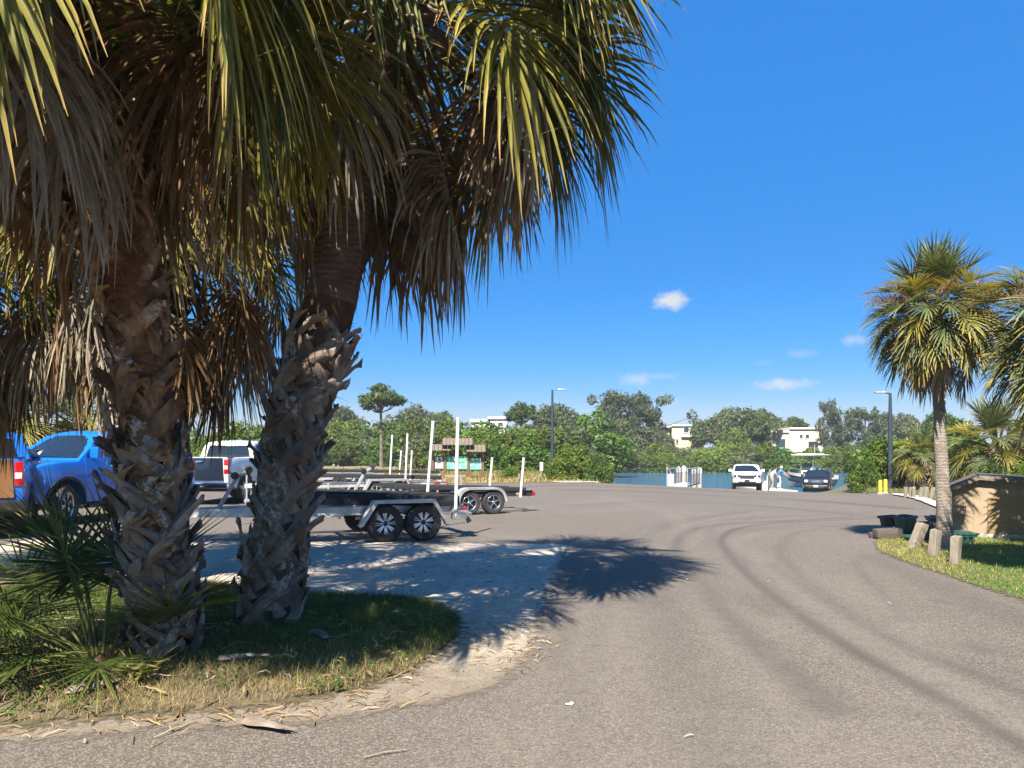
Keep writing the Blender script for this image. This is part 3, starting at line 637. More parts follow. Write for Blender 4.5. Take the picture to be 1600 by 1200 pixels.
# broken leaf bases (boots)
def boot_mesh(name, seed, L_, w, th, flare, split, roll=0., R0=.21):
    """one broken leaf base: wide clasping foot, ridged curved back, snapped and split tip. Grows along +Z, lies against the trunk at y = 0."""
    r = np.random.default_rng(seed); n = 10; V = []; F = []; cs = 9; ph = r.uniform(0, 6, 3); notch = r.uniform(-.5, .5); nd = r.uniform(.02, .09)
    for i in range(n+1):
        t = i/n; ww = w*.5*((1.75-1.5*t) if t < .5 else 1.0-.22*(t-.5)/.5)*(1+.06*math.sin(9*t+ph[0])); y = flare*t**2.2*L_+.006; tt = th*(.7+.5*math.sin(PI*min(1, t*1.2)))*(1-.3*t)
        x0 = .015*math.sin(t*5+seed)+split*t*t*L_*.25; z = t*L_; ring = []
        for k in range(cs):
            s = -1+2*k/(cs-1); rg = .12*math.sin(7*s+ph[1]+2*t)+r.normal(0, .05); zj = z
            if i >= n-1: zj += (-nd*max(0, 1-abs(s-notch)*2.2)+.03*s*math.sin(ph[2])+r.uniform(-.012, .012))*(1 if i == n else .4)
            ring.append((x0+ww*s, y+tt*(1.0-.95*s*s+rg*(1-s*s)), zj))
        for k in range(cs-1, -1, -1):
            s = -1+2*k/(cs-1); ring.append((x0+ww*s*.94, y-tt*.22*(1-s*s)-.002, ring[k][2]))
        b = len(V); V += ring; m = len(ring)
        if i: F += [(b-m+k, b-m+(k+1) % m, b+(k+1) % m, b+k) for k in range(m)]
    b = len(V)-2*cs; F += [(b+k, b+k+1, b+2*cs-2-k, b+2*cs-1-k) for k in range(cs-1)]
    W = []
    for (x, y, z) in V:                  # lean it sideways and bend it round the trunk
        a_, z_ = x*math.cos(roll)+z*math.sin(roll), z*math.cos(roll)-x*math.sin(roll); q = (R0+y); W.append((q*math.sin(a_/R0), q*math.cos(a_/R0)-R0, z_))
    mb = MB(); mb.add(W, F); return mb.mesh(name, None, 0, True)
def fibre(root, rp, rr, t0, t1, n, seed, cols, ln=(.05, .22)):
    """hairy matting left on the trunk between the leaf bases."""
    r = np.random.default_rng(seed); V = []; F = []; C = []
    for _ in range(n):
        p, T, rad = path_at(rp, rr, r.uniform(t0, t1)); a = r.uniform(0, 2*PI); S = T.cross(Vector((0, 1, 0))).normalized(); B = T.cross(S)
        o = np.array(S*math.cos(a)+B*math.sin(a)); tg = np.array(T.cross(Vector(o))); Tn = np.array(T); q = np.array(p)+o*(rad*1.0)
        d = nrm(tg*r.normal(0, 1)+Tn*r.normal(-.3, .7)+o*r.uniform(.05, .7)); L_ = r.uniform(*ln); w = r.uniform(.0012, .004); cc = np.array(cols[r.integers(len(cols))])*r.uniform(.6, 1.3); cu = r.normal(0, .5, 3); b = len(V)
        for j in range(5):
            wv = nrm(np.cross(d, o+r.normal(0, .1, 3)))*w*(1.1-j/4.); V += [q+wv, q-wv]; C += [cc, cc]
            if j: F.append((b+2*j-2, b+2*j-1, b+2*j+1, b+2*j))
            q = q+d*L_/4; d = nrm(d+cu*.35+np.array((0, 0, -.25)))
    o = link('trunk_fibre', np_mesh('trunk_fibre', V, F, M['deadfrond'], np.array(C)), root); o['kind'] = 'stuff'
def boots(mat, seeds, L0, w0, rl, more=0.):
    out = []
    for s in seeds:
        r = np.random.default_rng(s); me = boot_mesh('leaf_base', s, L0*r.uniform(.75, 1.3), w0*r.uniform(.8, 1.25), .03*r.uniform(.8, 1.3), (r.uniform(.03, .11) if s % 4 and s % 5 else r.uniform(.2, .42))+more*r.random(), r.normal(0, .15), (1 if s % 2 else -1)*r.uniform(*rl)); me.materials.append(mat); out.append(me)
    return out
BOOT_G = boots(M['boot_grey'], range(1, 13), .42, .080, (.48, .72)); BOOT_B = boots(M['boot_brown'], range(19, 33), .28, .10, (.45, 1.0), .12)
def path_at(path, radii, t):
    n = len(path)-1; i = min(int(t*n), n-1); f = t*n-i
    p = path[i].lerp(path[i+1], f); T = (path[i+1]-path[i]).normalized(); return p, T, radii[i]+(radii[i+1]-radii[i])*f
def resample(path, radii, n):
    d = [0]
    for a, b in zip(path[:-1], path[1:]): d.append(d[-1]+(b-a).length)
    P2, R2 = [], []
    for k in range(n+1):
        s = d[-1]*k/n; i = max(j for j in range(len(d)-1) if d[j] <= s+1e-9); f = (s-d[i])/(d[i+1]-d[i]+1e-9)
        P2.append(path[i].lerp(path[i+1], f)); R2.append(radii[i]+(radii[i+1]-radii[i])*f)
    return P2, R2
def trunk_mesh(path, radii, seed, n=22, rough=.03, ringed=0.):
    r = np.random.default_rng(seed); V = []; F = []; m = len(path); ph = r.uniform(0, 6.28, 8)
    for i, p in enumerate(path):
        T = (path[min(i+1, m-1)]-path[max(i-1, 0)]).normalized(); S = T.cross(Vector((0, 1, 0))).normalized(); B = T.cross(S)
        for k in range(n):
            a = 2*PI*k/n; q = 1+rough*(math.sin(3*a+ph[0]+i*.7)+math.sin(5*a+ph[1]-i*1.1)+.7*math.sin(7*a+i*2.3+ph[2]))+r.normal(0, rough*.5)
            if ringed: q += ringed*math.sin(i*2.1)
            V.append(p+(S*math.cos(a)+B*math.sin(a))*radii[i]*q)
    F = [(i*n+k, i*n+(k+1) % n, (i+1)*n+(k+1) % n, (i+1)*n+k) for i in range(m-1) for k in range(n)]
    V = [tuple(v) for v in V]
    return np_mesh('trunk', V, F, None, None, True)
def palm(label, path, radii, seed, ng, nd, greens, deads, scale, trunk_mats, boot_spec=(), group=None, crown_len=.8, name='cabbage_palm', az_ok=None, nring=40, ringed=0., dead_az=None, gmax=1.0, cat='palm tree', dscale=1.0, fib=()):
    r = np.random.default_rng(seed); base = path[0]
    root = empty(name, base, label=label, cat=cat, group=group)
    loc = [p-base for p in path]; rp, rr = resample(loc, radii, nring)
    me = trunk_mesh(rp, rr, seed, 22, .028, ringed)
    for mm in trunk_mats[1]: me.materials.append(mm)
    if len(trunk_mats[1]) > 1:
        idx = np.repeat(np.array([next(j for j, z in enumerate(trunk_mats[0]) if i/nring <= z) for i in range(nring)], np.int32), 22); me.polygons.foreach_set('material_index', idx)
    link('trunk', me, root)
    for (t0, t1, nb, meshes, rollr, sc, inset) in boot_spec:
        for k in range(nb):
            t = t0+(t1-t0)*(k+.5)/nb; p, T, rad = path_at(rp, rr, t); a = k*2.39996+r.normal(0, .08)
            S = T.cross(Vector((0, 1, 0))).normalized(); B = T.cross(S); out = S*math.cos(a)+B*math.sin(a)
            roll = r.normal(0, .08); tang = T.cross(out)
            zax = (T*math.cos(roll)+tang*math.sin(roll)).normalized(); yax = (out-zax*out.dot(zax)).normalized(); xax = yax.cross(zax)
            R = Matrix((xax, yax, zax)).transposed().to_4x4(); s = sc*r.uniform(.9, 1.12)
            o = link('leaf_base', meshes[2*int(r.integers(len(meshes)//2))+k % 2], root); o.matrix_local = Matrix.Translation(p+out*(rad-inset))@R@Matrix.Diagonal((s, s, s*r.uniform(.8, 1.25), 1))
    for fs in fib: fibre(root, rp, rr, *fs)
    top = rp[-1]; T = (rp[-1]-rp[-4]).normalized()
    def put(me, az, h, rad, s, name):
        o = link(name, me, root, top-T*h+Vector((math.cos(az), math.sin(az), 0))*rad, (r.normal(0, .10), r.normal(0, .08), az), (s*r.uniform(.92, 1.08), s*r.uniform(.9, 1.1), s*r.uniform(.92, 1.08)))
        return o
    rt = radii[-1]
    for k in range(ng):
        f = k/max(1, ng-1)*gmax; i = min(len(greens)-1, int(f**.8*(len(greens))*.999)); az = k*2.39996+seed+r.normal(0, .1)
        if az_ok and not az_ok(az % (2*PI), f, False): continue
        put(greens[i], az, crown_len*.55*f-.05, rt*(.3+.6*f), scale, 'leaf')
    for k in range(nd):
        f = k/max(1, nd-1); az = k*2.39996+seed*1.7+r.normal(0, .15)
        if dead_az: az = dead_az(r, f)
        if az_ok and not az_ok(az % (2*PI), f, True): continue
        put(deads[int(r.integers(len(deads)))], az, crown_len*(.5+.5*f), rt*.95, scale*dscale, 'dead_leaf')
    return root
def pxpath(pts, Y0, Y1):
    n = len(pts)-1; out = []
    for i, (x, y, *z) in enumerate(pts):
        Y = Y0+(Y1-Y0)*i/n; p = P(x, y, Y); out.append(p)
    out[0].z = 0.0
    return out
palm1 = palm('nearest cabbage palm on the left, its upper trunk shaggy with red-brown leaf bases',
             pxpath([(264, 1030), (256, 985), (247, 900), (240, 800), (229, 650), (214, 500), (196, 410), (170, 320), (138, 210), (95, 60), (50, -140), (0, -340)], 6.0, 4.35),
             [.235, .195, .168, .155, .158, .19, .222, .235, .225, .21, .2, .19], 3, 56, 50, NEARG, NEARD, 1.05, ((.24, 1.0), (M['bark_dark'], M['bark_red'])),
             ((.0, .28, 150, BOOT_G, (.45, .8), .95, .012), (.24, .8, 140, BOOT_B, (.5, 1.05), 1.0, .02)), crown_len=.95, dscale=.88, az_ok=lambda a, f, dead: not (dead and ((3.3 < a < 5.9 and f < .5) or ((a < .8 or a > 5.6) and f > .3))), gmax=.93, fib=((.22, .8, 1500, 5, ((.13, .06, .03), (.22, .12, .06), (.07, .035, .02))), (.0, .3, 350, 6, ((.12, .085, .06), (.06, .04, .03)))))
palm2 = palm('taller leaning cabbage palm with grey criss-cross leaf bases below a bare ringed neck',
             pxpath([(418, 988), (424, 940), (432, 870), (444, 780), (462, 660), (488, 580), (506, 520), (526, 410), (547, 300), (566, 215), (590, 105), (622, 0), (660, -90)], 7.0, 7.0),
             [.26, .24, .225, .215, .235, .25, .235, .22, .215, .20, .19, .19, .18], 8, 50, 54, NEARG, NEARD, 1.07, ((.47, 1.0), (M['bark_dark'], M['bark_ring'])),
             ((.0, .40, 210, BOOT_G, (.4, .75), 1.0, .01),), crown_len=1.1, ringed=.008, az_ok=lambda a, f, dead: not (3.3 < a < (5.65 if dead else 5.2) and f > (.1 if dead else .62)), fib=((.0, .45, 700, 7, ((.10, .07, .05), (.17, .11, .07), (.05, .035, .025))),))
palm3 = palm('cabbage palm close behind the nearest palm, its dead skirt hanging down between the trunks',
             [Vector((-4.35, 9.7, 0)), Vector((-4.35, 9.7, 1.5)), Vector((-4.3, 9.6, 3.2)), Vector((-4.2, 9.55, 5.0))], [.26, .24, .22, .2], 5, 40, 50, NEARG, NEARD, .95,
             ((1.0,), (M['bark_dark'],)), ((.0, .9, 60, BOOT_G, (.3, .65), 1.0, .02),), crown_len=1.4, gmax=.55)
palm4 = palm('cabbage palm at the left edge showing only its brown skirt above the blue trucks',
             [Vector((-7.5, 9.6, 0)), Vector((-7.35, 9.6, 2)), Vector((-7.0, 9.5, 4.7))], [.26, .23, .2], 13, 34, 64, NEARG, NEARD, 1.0,
             ((1.0,), (M['bark_dark'],)), ((.0, .9, 40, BOOT_G, (.3, .65), 1.0, .02),), crown_len=1.3, gmax=.55)
# palm with a bare trunk on the right verge
gx, gy = G(1478, 858)
palmR = palm('lone palm with bare grey trunk and round crown behind three stumps on the verge',
             [Vector((gx, gy, 0)), P(1475, 800, gy), P(1470, 700, gy), P(1466, 600, gy), P(1464, 520, gy), P(1463, 492, gy)], [.135, .118, .10, .088, .078, .07], 17, 76, 14, MIDG, MIDD, .72,
             ((1.0,), (M['bark_grey'],)), (), crown_len=.55, nring=50, ringed=.008, gmax=.86, dscale=.9)
palmE = palm('leafy palm crown leaning in at the right edge in front of the shed',
             [Vector((7.75, 9.8, 0)), Vector((7.5, 9.7, 1.5)), Vector((7.2, 9.6, 3.3))], [.16, .14, .12], 23, 54, 30, MIDG, MIDD, .80, ((1.0,), (M['bark_grey'],)), (), crown_len=.6)
palmF = palm('palm at the far right edge shading the shed front', [Vector((10.2, 12.9, 0)), Vector((10.0, 12.8, 1.5)), Vector((9.75, 12.6, 3.2))], [.17, .15, .13], 37, 44, 26, MIDG, MIDD, .95, ((1.0,), (M['bark_grey'],)), (), crown_len=.6)
palmS = palm('palm behind the shed with a collar of hanging tan leaves',
             [Vector((19.8, 31.5, 0)), Vector((19.9, 31.5, 1)), Vector((19.9, 31.5, 1.9))], [.3, .3, .28], 29, 40, 40, MIDG, MIDD, 1.3, ((1.0,), (M['boot_grey'],)), (), crown_len=.7, gmax=.72)
palmS2 = palm('lower palm with tan hanging leaves between the bare palm trunk and the shed palm',
             [Vector((18.6, 34.5, 0)), Vector((18.6, 34.5, .8)), Vector((18.6, 34.5, 1.5))], [.3, .3, .28], 31, 30, 34, MIDG, MIDD, .9, ((1.0,), (M['boot_grey'],)), (), crown_len=.7, gmax=.75)
for i, (x, Y, h, lb, s) in enumerate(((20, 22.5, 2.6, 'sunlit palm with drooping straw skirt behind the blue truck roof', 1.25), (120, 25.5, 2.9, 'sunlit palm with straw skirt behind the second blue truck', 1.2), (-60, 27, 3.2, 'sunlit palm at the far left edge behind the parked trucks', 1.3))):
    p = P(x, 700, Y); b = Vector((p.x, Y, 0))
    palm(lb, [b, b+Vector((.05, 0, h*.5)), b+Vector((.1, 0, h))], [.28, .25, .22], 40+i, 32, 26, MIDG, MIDD, s, ((1.0,), (M['boot_grey'],)), (), crown_len=.8)
# young palmetto at the foot of the nearest palm
PALM = [frond_mesh('palmetto_leaf', 300+i, D(e), lp*.8, .24, .74, 42, g, D(b), st, .021, 2.3, .25, 5, 0, .05, 0., .5) for i, (e, lp, g, b, st) in enumerate(((80, .85, .08, 10, 0), (66, .9, .12, 20, 0), (52, .9, .16, 30, 0), (38, .85, .2, 30, 0), (24, .75, .3, 35, 0)))]
r_ = np.random.default_rng(77)
pm = empty('palmetto', (-3.02, 5.62, mound(-3.02, 5.62)+.01), label='young green palmetto fanning out at the foot of the nearest palm', cat='palmetto')
for k, (az, i, s) in enumerate(((170, 2, 1.0), (195, 3, 1.05), (150, 1, 1.0), (215, 2, .95), (240, 3, .9), (100, 0, 1.0), (60, 1, .95), (185, 4, 1.1), (262, 4, .8), (20, 2, .8), (340, 3, .85), (130, 2, 1.05), (300, 4, .7), (205, 0, 1.05), (160, 3, 1.15), (225, 4, 1.0))):
    link('leaf', PALM[i], pm, (.05*math.cos(D(az)), .05*math.sin(D(az)), 0), (r_.normal(0, .12), r_.normal(0, .1), D(az)), (s*.98, s*.98, s*.98))
mb = MB(); mb.lathe([(.03, -.02), (.045, .0), (.04, .04), (.02, .07)], 10); mb.build('stem', M['boot_brown'], pm)
# seedling palm in front, half dry
pm2 = empty('palm_seedling', (*G(206, 1082), .03), label='small half-dry palm seedling near the road edge of the island', cat='palm seedling')
SEED = [frond_mesh('seedling_leaf', 320+i, D(e), .10, .05, .26, 12, .5, D(30), 1, .012, 1.6, .2, 3, 0, .12) for i, e in enumerate((60, 25, 5))]
for k in range(7): link('leaf', SEED[k % 3], pm2, None, (0, 0, k*2.4), None)
mb = MB(); mb.tube([(0, 0, -.01), (.0, 0, .06), (-.03, .0, .16)], [.014, .012, .008], 6); mb.build('stem', M['deadfrond'], pm2)
me_ = pm2.children[-1].data; a_ = me_.color_attributes.new('Col', 'FLOAT_COLOR', 'POINT'); a_.data.foreach_set('color', np.tile((.32, .24, .12, 1), len(me_.vertices)).astype(np.float32))
# fallen leaf bases on the island
FALLEN = [boot_mesh('fallen', s, .34, .09, .03, .03, .1) for s in (41, 42)]
for me in FALLEN: me.materials.append(M['boot_grey'])
for (x, y, rz, lb) in ((497, 1006, .4, 'fallen grey leaf base lying in the grass right of the taller palm'), (392, 1130, .9, 'fallen grey leaf base lying on the road edge of the island'), (100, 1100, 2.2, 'pale leaf base lying in the straw at the left of the island'), (345, 1050, 1.6, 'dark leaf base lying in the shade between the palms and the road')):
    X, Y = G(x, y); o = link('fallen_leaf_base', FALLEN[int(x) % 2], None, (X, Y, mound(X, Y)+(.05 if y < 1120 else .02)), (PI/2-.01, .1, rz)); o.scale = (.9, .7, 1.0); tag(o, lb, 'leaf base')

# flower stalks: thin rusty sprays among the leaves of the palms on the right
def spray(seed):
    r = np.random.default_rng(seed); V = []; F = []; C = []
    def strand(p, d, L_, w, n, g, cc):
        out = []
        for j in range(n+1):
            o = nrm(np.cross(d, (.3, .5, .8)))*w*(1.1-j/n); b = len(V); V.extend([p+o, p-o]); C.extend([cc, cc])
            if j: F.append((b-2, b-1, b+1, b))
            out.append((p.copy(), d.copy())); p = p+d*L_/n; d = nrm(d+np.array((0, 0, -g/n))+r.normal(0, .08, 3))
        return out
    cc = np.array((.13, .085, .055))
    st = strand(np.zeros(3), nrm(np.array((.8, 0, .55))), 1.15, .009, 10, 1.0, cc)
    for (p, d) in st[3:]:
        for _ in range(4):
            s2 = strand(p, nrm(d+r.normal(0, .5, 3)), r.uniform(.25, .45), .005, 5, .8, cc*r.uniform(.8, 1.4))
            for (q, e) in s2[1:]:
                for _ in range(3): strand(q, nrm(e+r.normal(0, .7, 3)), r.uniform(.06, .16), .0035, 2, .6, cc*r.uniform(.7, 1.7))
    return np_mesh('flower_stalk', V, F, M['deadfrond'], np.array(C))
SPR = [spray(s) for s in (1, 2)]
for root, zt, n, s in ((palmR, 3.95, 10, .85), (palmE, 2.9, 9, .95)):
    for k in range(n): link('flower_stalk', SPR[k % 2], root, Vector((0, 0, 0))+Vector((root.children[0].bound_box[0][0]*0, 0, 0))+(P(1463, 492, gy)-root.location if root is palmR else Vector((-.55, -.2, 3.3))), (0, 0, k*2.4), (s, s, s))
# ------------------------------------------------------------------ trees and shrubs
def crown_mesh(name, seed, clusters, n, leaf, ca, cb, up=.35, shell=.55, cc=None, ccp=0.):
    """many small leaf faces through the volume of uneven clumps. clusters: (x,y,z,rx,ry,rz)."""
    r = np.random.default_rng(seed); cl = np.array(clusters, float); wts = (cl[:, 3]*cl[:, 4]*cl[:, 5])**.67; wts /= wts.sum()
    k = r.choice(len(cl), n, p=wts); d = r.normal(size=(n, 3)); d /= np.linalg.norm(d, axis=1)[:, None]
    rad = r.random(n)**(1/3.)*(1-shell)+shell*r.uniform(.75, 1.08, n)
    d2 = d*(1+.22*np.sin(d[:, [1, 2, 0]]*5+k[:, None])+.12*np.sin(d[:, [2, 0, 1]]*11+2*k[:, None]))
    c = cl[k, :3]+d2*cl[k, 3:]*(rad*(1+np.where(r.random(n) < .12, r.uniform(0, .45, n), 0)))[:, None]
    nn = d*.7+r.normal(size=(n, 3))*.6+np.array((0, 0, up)); nn /= np.linalg.norm(nn, axis=1)[:, None]
    t = np.cross(nn, r.normal(size=(n, 3))); t /= np.linalg.norm(t, axis=1)[:, None]; b = np.cross(nn, t)
    s = leaf*r.lognormal(0, .42, n)[:, None]
    V = np.stack([c-t*s, c+b*s*.55, c+t*s, c-b*s*.55], 1)
    F = np.arange(n*4).reshape(n, 4)
    base = np.array(ca)+(np.array(cb)-np.array(ca))*np.clip(r.random(len(cl))[k]*.7+r.normal(.15, .2, n), 0, 1)[:, None]
    if cc is not None:
        q = r.random(n) < ccp; base[q] = np.array(cc)
    base = base*r.uniform(.8, 1.2, (n, 1))
    return np_mesh(name, V.reshape(-1, 3), F, M['leaf'], np.repeat(base, 4, 0))
def limb_mesh(seed, h, rad, clusters, bend=(0, 0), nl=9, start=.35):
    r = np.random.default_rng(seed); mb = MB(); tr = [Vector((bend[0]*t*t, bend[1]*t*t, h*t)) for t in np.linspace(0, 1, 7)]
    mb.tube([(0, 0, -.3)]+tr, [rad*1.3]+[rad*(1-.65*i/6) for i in range(7)], 9)
    cs = list(clusters); r.shuffle(cs)
    for c in cs[:nl]:
        c = Vector(c[:3]); t = min(.95, max(start, c.z/h*.75)); p = Vector((bend[0]*t*t, bend[1]*t*t, h*t)); m = p.lerp(c, .55)+Vector((r.normal(0, .1), r.normal(0, .1), -.12*h*.3))
        mb.tube([p, m, c], [rad*(1-.65*t)*.62, rad*.3, rad*.10], 5)
    return mb.mesh('trunk', M['wood_tree'])
def clump(seed, n, rx, ry, z0, z1, cr, flat=.8):
    r = np.random.default_rng(seed); out = []
    for i in range(n):
        a = i*2.39996; q = math.sqrt((i+.5)/n); z = z0+(z1-z0)*(1-q**2*.75)*r.uniform(.6, 1.05)
        out.append((rx*q*math.cos(a), ry*q*math.sin(a), z, cr*r.uniform(.7, 1.3), cr*r.uniform(.7, 1.3), cr*flat*r.uniform(.7, 1.2)))
    return out
GREEN_A, GREEN_B = (.048, .115, .014), (.12, .195, .022)
YEL_A, YEL_B = (.075, .125, .016), (.15, .20, .025)
DK_A, DK_B = (.048, .085, .026), (.09, .13, .036)
GRY_A, GRY_B = (.075, .10, .05), (.135, .15, .08)
KIND = {}
def kind(key, seed, cl, n, leaf, ca, cb, h, rad, bend=(0, 0), nl=9, start=.35, **kw):
    KIND[key] = (crown_mesh('crown', seed, cl, n, leaf, ca, cb, **kw), limb_mesh(seed, h, rad, cl, bend, nl, start))
for i in range(4):     # rounded shrubs with leaves to the ground, radius about 2.6, height about 4
    kind('shrub%d' % i, 50+i, clump(50+i, 15, 2.1, 2.0, .5, 3.3, 1.0)+[(math.cos(a)*1.9, math.sin(a)*1.9, .55, .85, .85, .7) for a in np.arange(9)*.7], 11000, .105,
         (GREEN_A, YEL_A, GREEN_A, DK_A)[i], (GREEN_B, YEL_B, YEL_B, GREEN_B)[i], 2.0, .12, nl=6, start=.15)
kind('shrub4', 54, clump(54, 18, 2.0, 2.0, .6, 3.3, .75)+[(math.cos(a)*1.8, math.sin(a)*1.8, .6, .8, .8, .7) for a in np.arange(9)*.7], 7500, .10, GRY_A, (.13, .15, .07), 2.6, .12, nl=12, start=.15, shell=.4)
kind('shrub5', 55, [(np.random.default_rng(i).normal(0, 1.1), np.random.default_rng(i+99).normal(0, 1.1), .6+i*.17, .55, .55, .75) for i in range(18)], 8000, .10, GREEN_A, (.15, .17, .03), 3.0, .12, nl=14, start=.1, shell=.4)
for i in range(3):     # oaks with grey-green domes, height about 9
    kind('oak%d' % i, 60+i, clump(60+i, 22, 4.6, 4.2, 3.4, 8.3, 1.55, .75), 15000, .17, (DK_A, GRY_A, DK_A)[i], (GRY_B, GRY_B, DK_B)[i], 5.5, .38, nl=14)
for i in range(2):     # pines with open flat clumps, height about 10
    r = np.random.default_rng(70+i); cl = [(r.uniform(-.4, .4)+2.0*math.cos(a)*q, 2.0*math.sin(a)*q, 6.9+2.4*(1-q)*r.uniform(.6, 1.1)+r.uniform(-.4, .3), .85, .85, .48) for a, q in zip(np.arange(17)*2.4, np.sqrt(np.linspace(.05, 1, 17)))]
    kind('pine%d' % i, 70+i, cl, 6500, .11, (.045, .085, .02), (.10, .14, .035), 8.6, .22, (-.8 if i == 0 else .5, .2), 15, .68, shell=.4)
for i in range(2):     # tall thin grey trees with gaps
    r = np.random.default_rng(80+i); cl = [(r.normal(0, 1.9), r.normal(0, 1.5), r.uniform(3.5, 10.5), r.uniform(.55, 1.15), r.uniform(.5, 1.0), r.uniform(.6, 1.2)) for _ in range(38)]
    kind('thin%d' % i, 80+i, cl, 9000, .13, GRY_A, (.095, .12, .06), 9.0, .22, (.4, 0), 22, .3, shell=.35)
def tree(key, name, x, y, z, s, rz, label, cat, group=None, sz=None):
    root = empty(name, (x, y, z), rz, label, cat, group); root.scale = (s, s, sz or s)
    link('trunk', KIND[key][1], root); link('crown', KIND[key][0], root); return root
rt = np.random.default_rng(9)
def px_tree(key, px, ytop, Y, h0, name, label, cat, group=None, z=None, wid=1.0):
    X = (px-800)/FPX*Y; z = zg(X, Y) if z is None else z
    H = EYE-(ytop-HORY)/FPX*Y-z; sz = H/h0
    return tree(key, name, X, Y, z-.05, sz*wid, rt.uniform(0, 6.28), label, cat, group, sz)
SHB, OAK, PIN, THN = 4.25, 9.2, 9.7, 11.2
def where(px, marks): return next(t for lim, t in marks if px <= lim)
LAB = {}
def queue(o, base, px): LAB.setdefault(base, []).append((px, o))
def flush():
    ordn = ('leftmost', 'second from left', 'third from left', 'fourth from left', 'fifth from left', 'sixth from left', 'seventh from left', 'eighth from left', 'ninth from left', 'tenth from left')
    for base, lst in LAB.items():
        lst.sort(key=lambda q: q[0])
        for k, (_, o) in enumerate(lst): o['label'] = base if len(lst) == 1 else base+', '+(('left one' if k == 0 else 'right one') if len(lst) == 2 else ordn[min(k, 9)])
SM = ((545, 'beside the tall palm trunk'), (640, 'under the slender pine'), (690, 'left of the kiosk'), (735, 'behind the kiosk'), (790, 'just right of the kiosk'), (850, 'between kiosk and lamp post'), (2000, 'behind the left lamp post'))
MM = ((975, 'at the left end of the water'), (1035, 'left of the gangway'), (1075, 'behind the gangway'), (1125, 'behind the capped pilings'), (1185, 'behind the white SUV'), (1230, 'behind the two people'), (1285, 'behind the white boat'), (1335, 'right of the black pickup'), (1385, 'below the right lamp post'), (2000, 'beyond the right bank'))
# scrub that closes the grass field on the left
GS = 'scrub thicket behind the grass field'
i = 0
for Y, xs, yt in ((73, range(470, 880, 44), 676), (80, range(440, 900, 46), 662), (88, range(470, 905, 50), 652), (97, range(430, 930, 60), 647)):
    for px in xs:
        far = 30 if px < 655 else 0
        o_ = px_tree('shrub%d' % rt.choice((0, 1, 2, 3, 4, 4, 5, 5)), px+rt.uniform(-14, 14), yt+rt.uniform(-13, 15)-(2 if far else 0), Y+far+rt.uniform(-2, 2), SHB, 'scrub_bush', 'x', 'bush', GS, 0.0, 1.05+.2*rt.random()); i += 1
        queue(o_, {73: 'front row', 80: 'second row', 88: 'third row', 97: 'back row'}[Y]+' scrub bush '+where(px, SM), px)
for px in range(-60, 440, 60):
    o_ = px_tree('shrub%d' % (i % 4), px+rt.uniform(-12, 12), 655+rt.uniform(-12, 12), 58+rt.uniform(-4, 6), SHB, 'scrub_bush', 'x', 'bush', 'scrub behind the parked trucks', 0.0, 1.1); i += 1
    queue(o_, 'rounded green bush behind the parked trucks', px)
for k, (key, px, yt, Y, h0, lb) in enumerate((
        ('pine0', 596, 588, 92, PIN, 'tall slender pine with a leaning trunk rising above the scrub left of the kiosk'),
        ('oak1', 530, 630, 132, OAK, 'grey-green oak behind the scrub at the left, next to the palm trunk'),
        ('oak0', 655, 634, 136, OAK, 'dark oak behind the scrub between pine and white house'),
        ('oak2', 690, 640, 130, OAK, 'low dark oak directly left of the white house'),
        ('pine1', 816, 620, 100, PIN, 'round-headed pine just right of the white house'),
        ('oak1', 872, 625, 108, OAK, 'broad pale green tree behind the left lamp post'),
        ('oak0', 905, 650, 105, OAK, 'dull green tree right of the left lamp post, over the shore bush'))):
    px_tree(key, px, yt, Y, h0, 'oak_tree' if key[0] == 'o' else 'pine_tree', lb, 'tree', None, 0.0, .85 if key[0] == 'o' else 1.0)
# bush at the left end of the shore and the ones by the footpath
px_tree('shrub1', 893, 689, 47, SHB, 'shore_bush', 'bright yellow-green bush at the water edge right of the left lamp post', 'bush', None, -.05, 1.0)
px_tree('shrub3', 935, 697, 45.5, SHB, 'shore_bush', 'dark shaded bush hanging over the water at the end of the lot', 'bush', None, -.15, .62)
px_tree('shrub0', 872, 700, 51, SHB, 'shore_bush', 'green bush behind the foot of the left lamp post', 'bush', None, 0, .9)
px_tree('shrub2', 800, 722, 50, SHB, 'small_bush', 'small round bush in the grass right of the kiosk', 'bush', None, 0, 1.0)
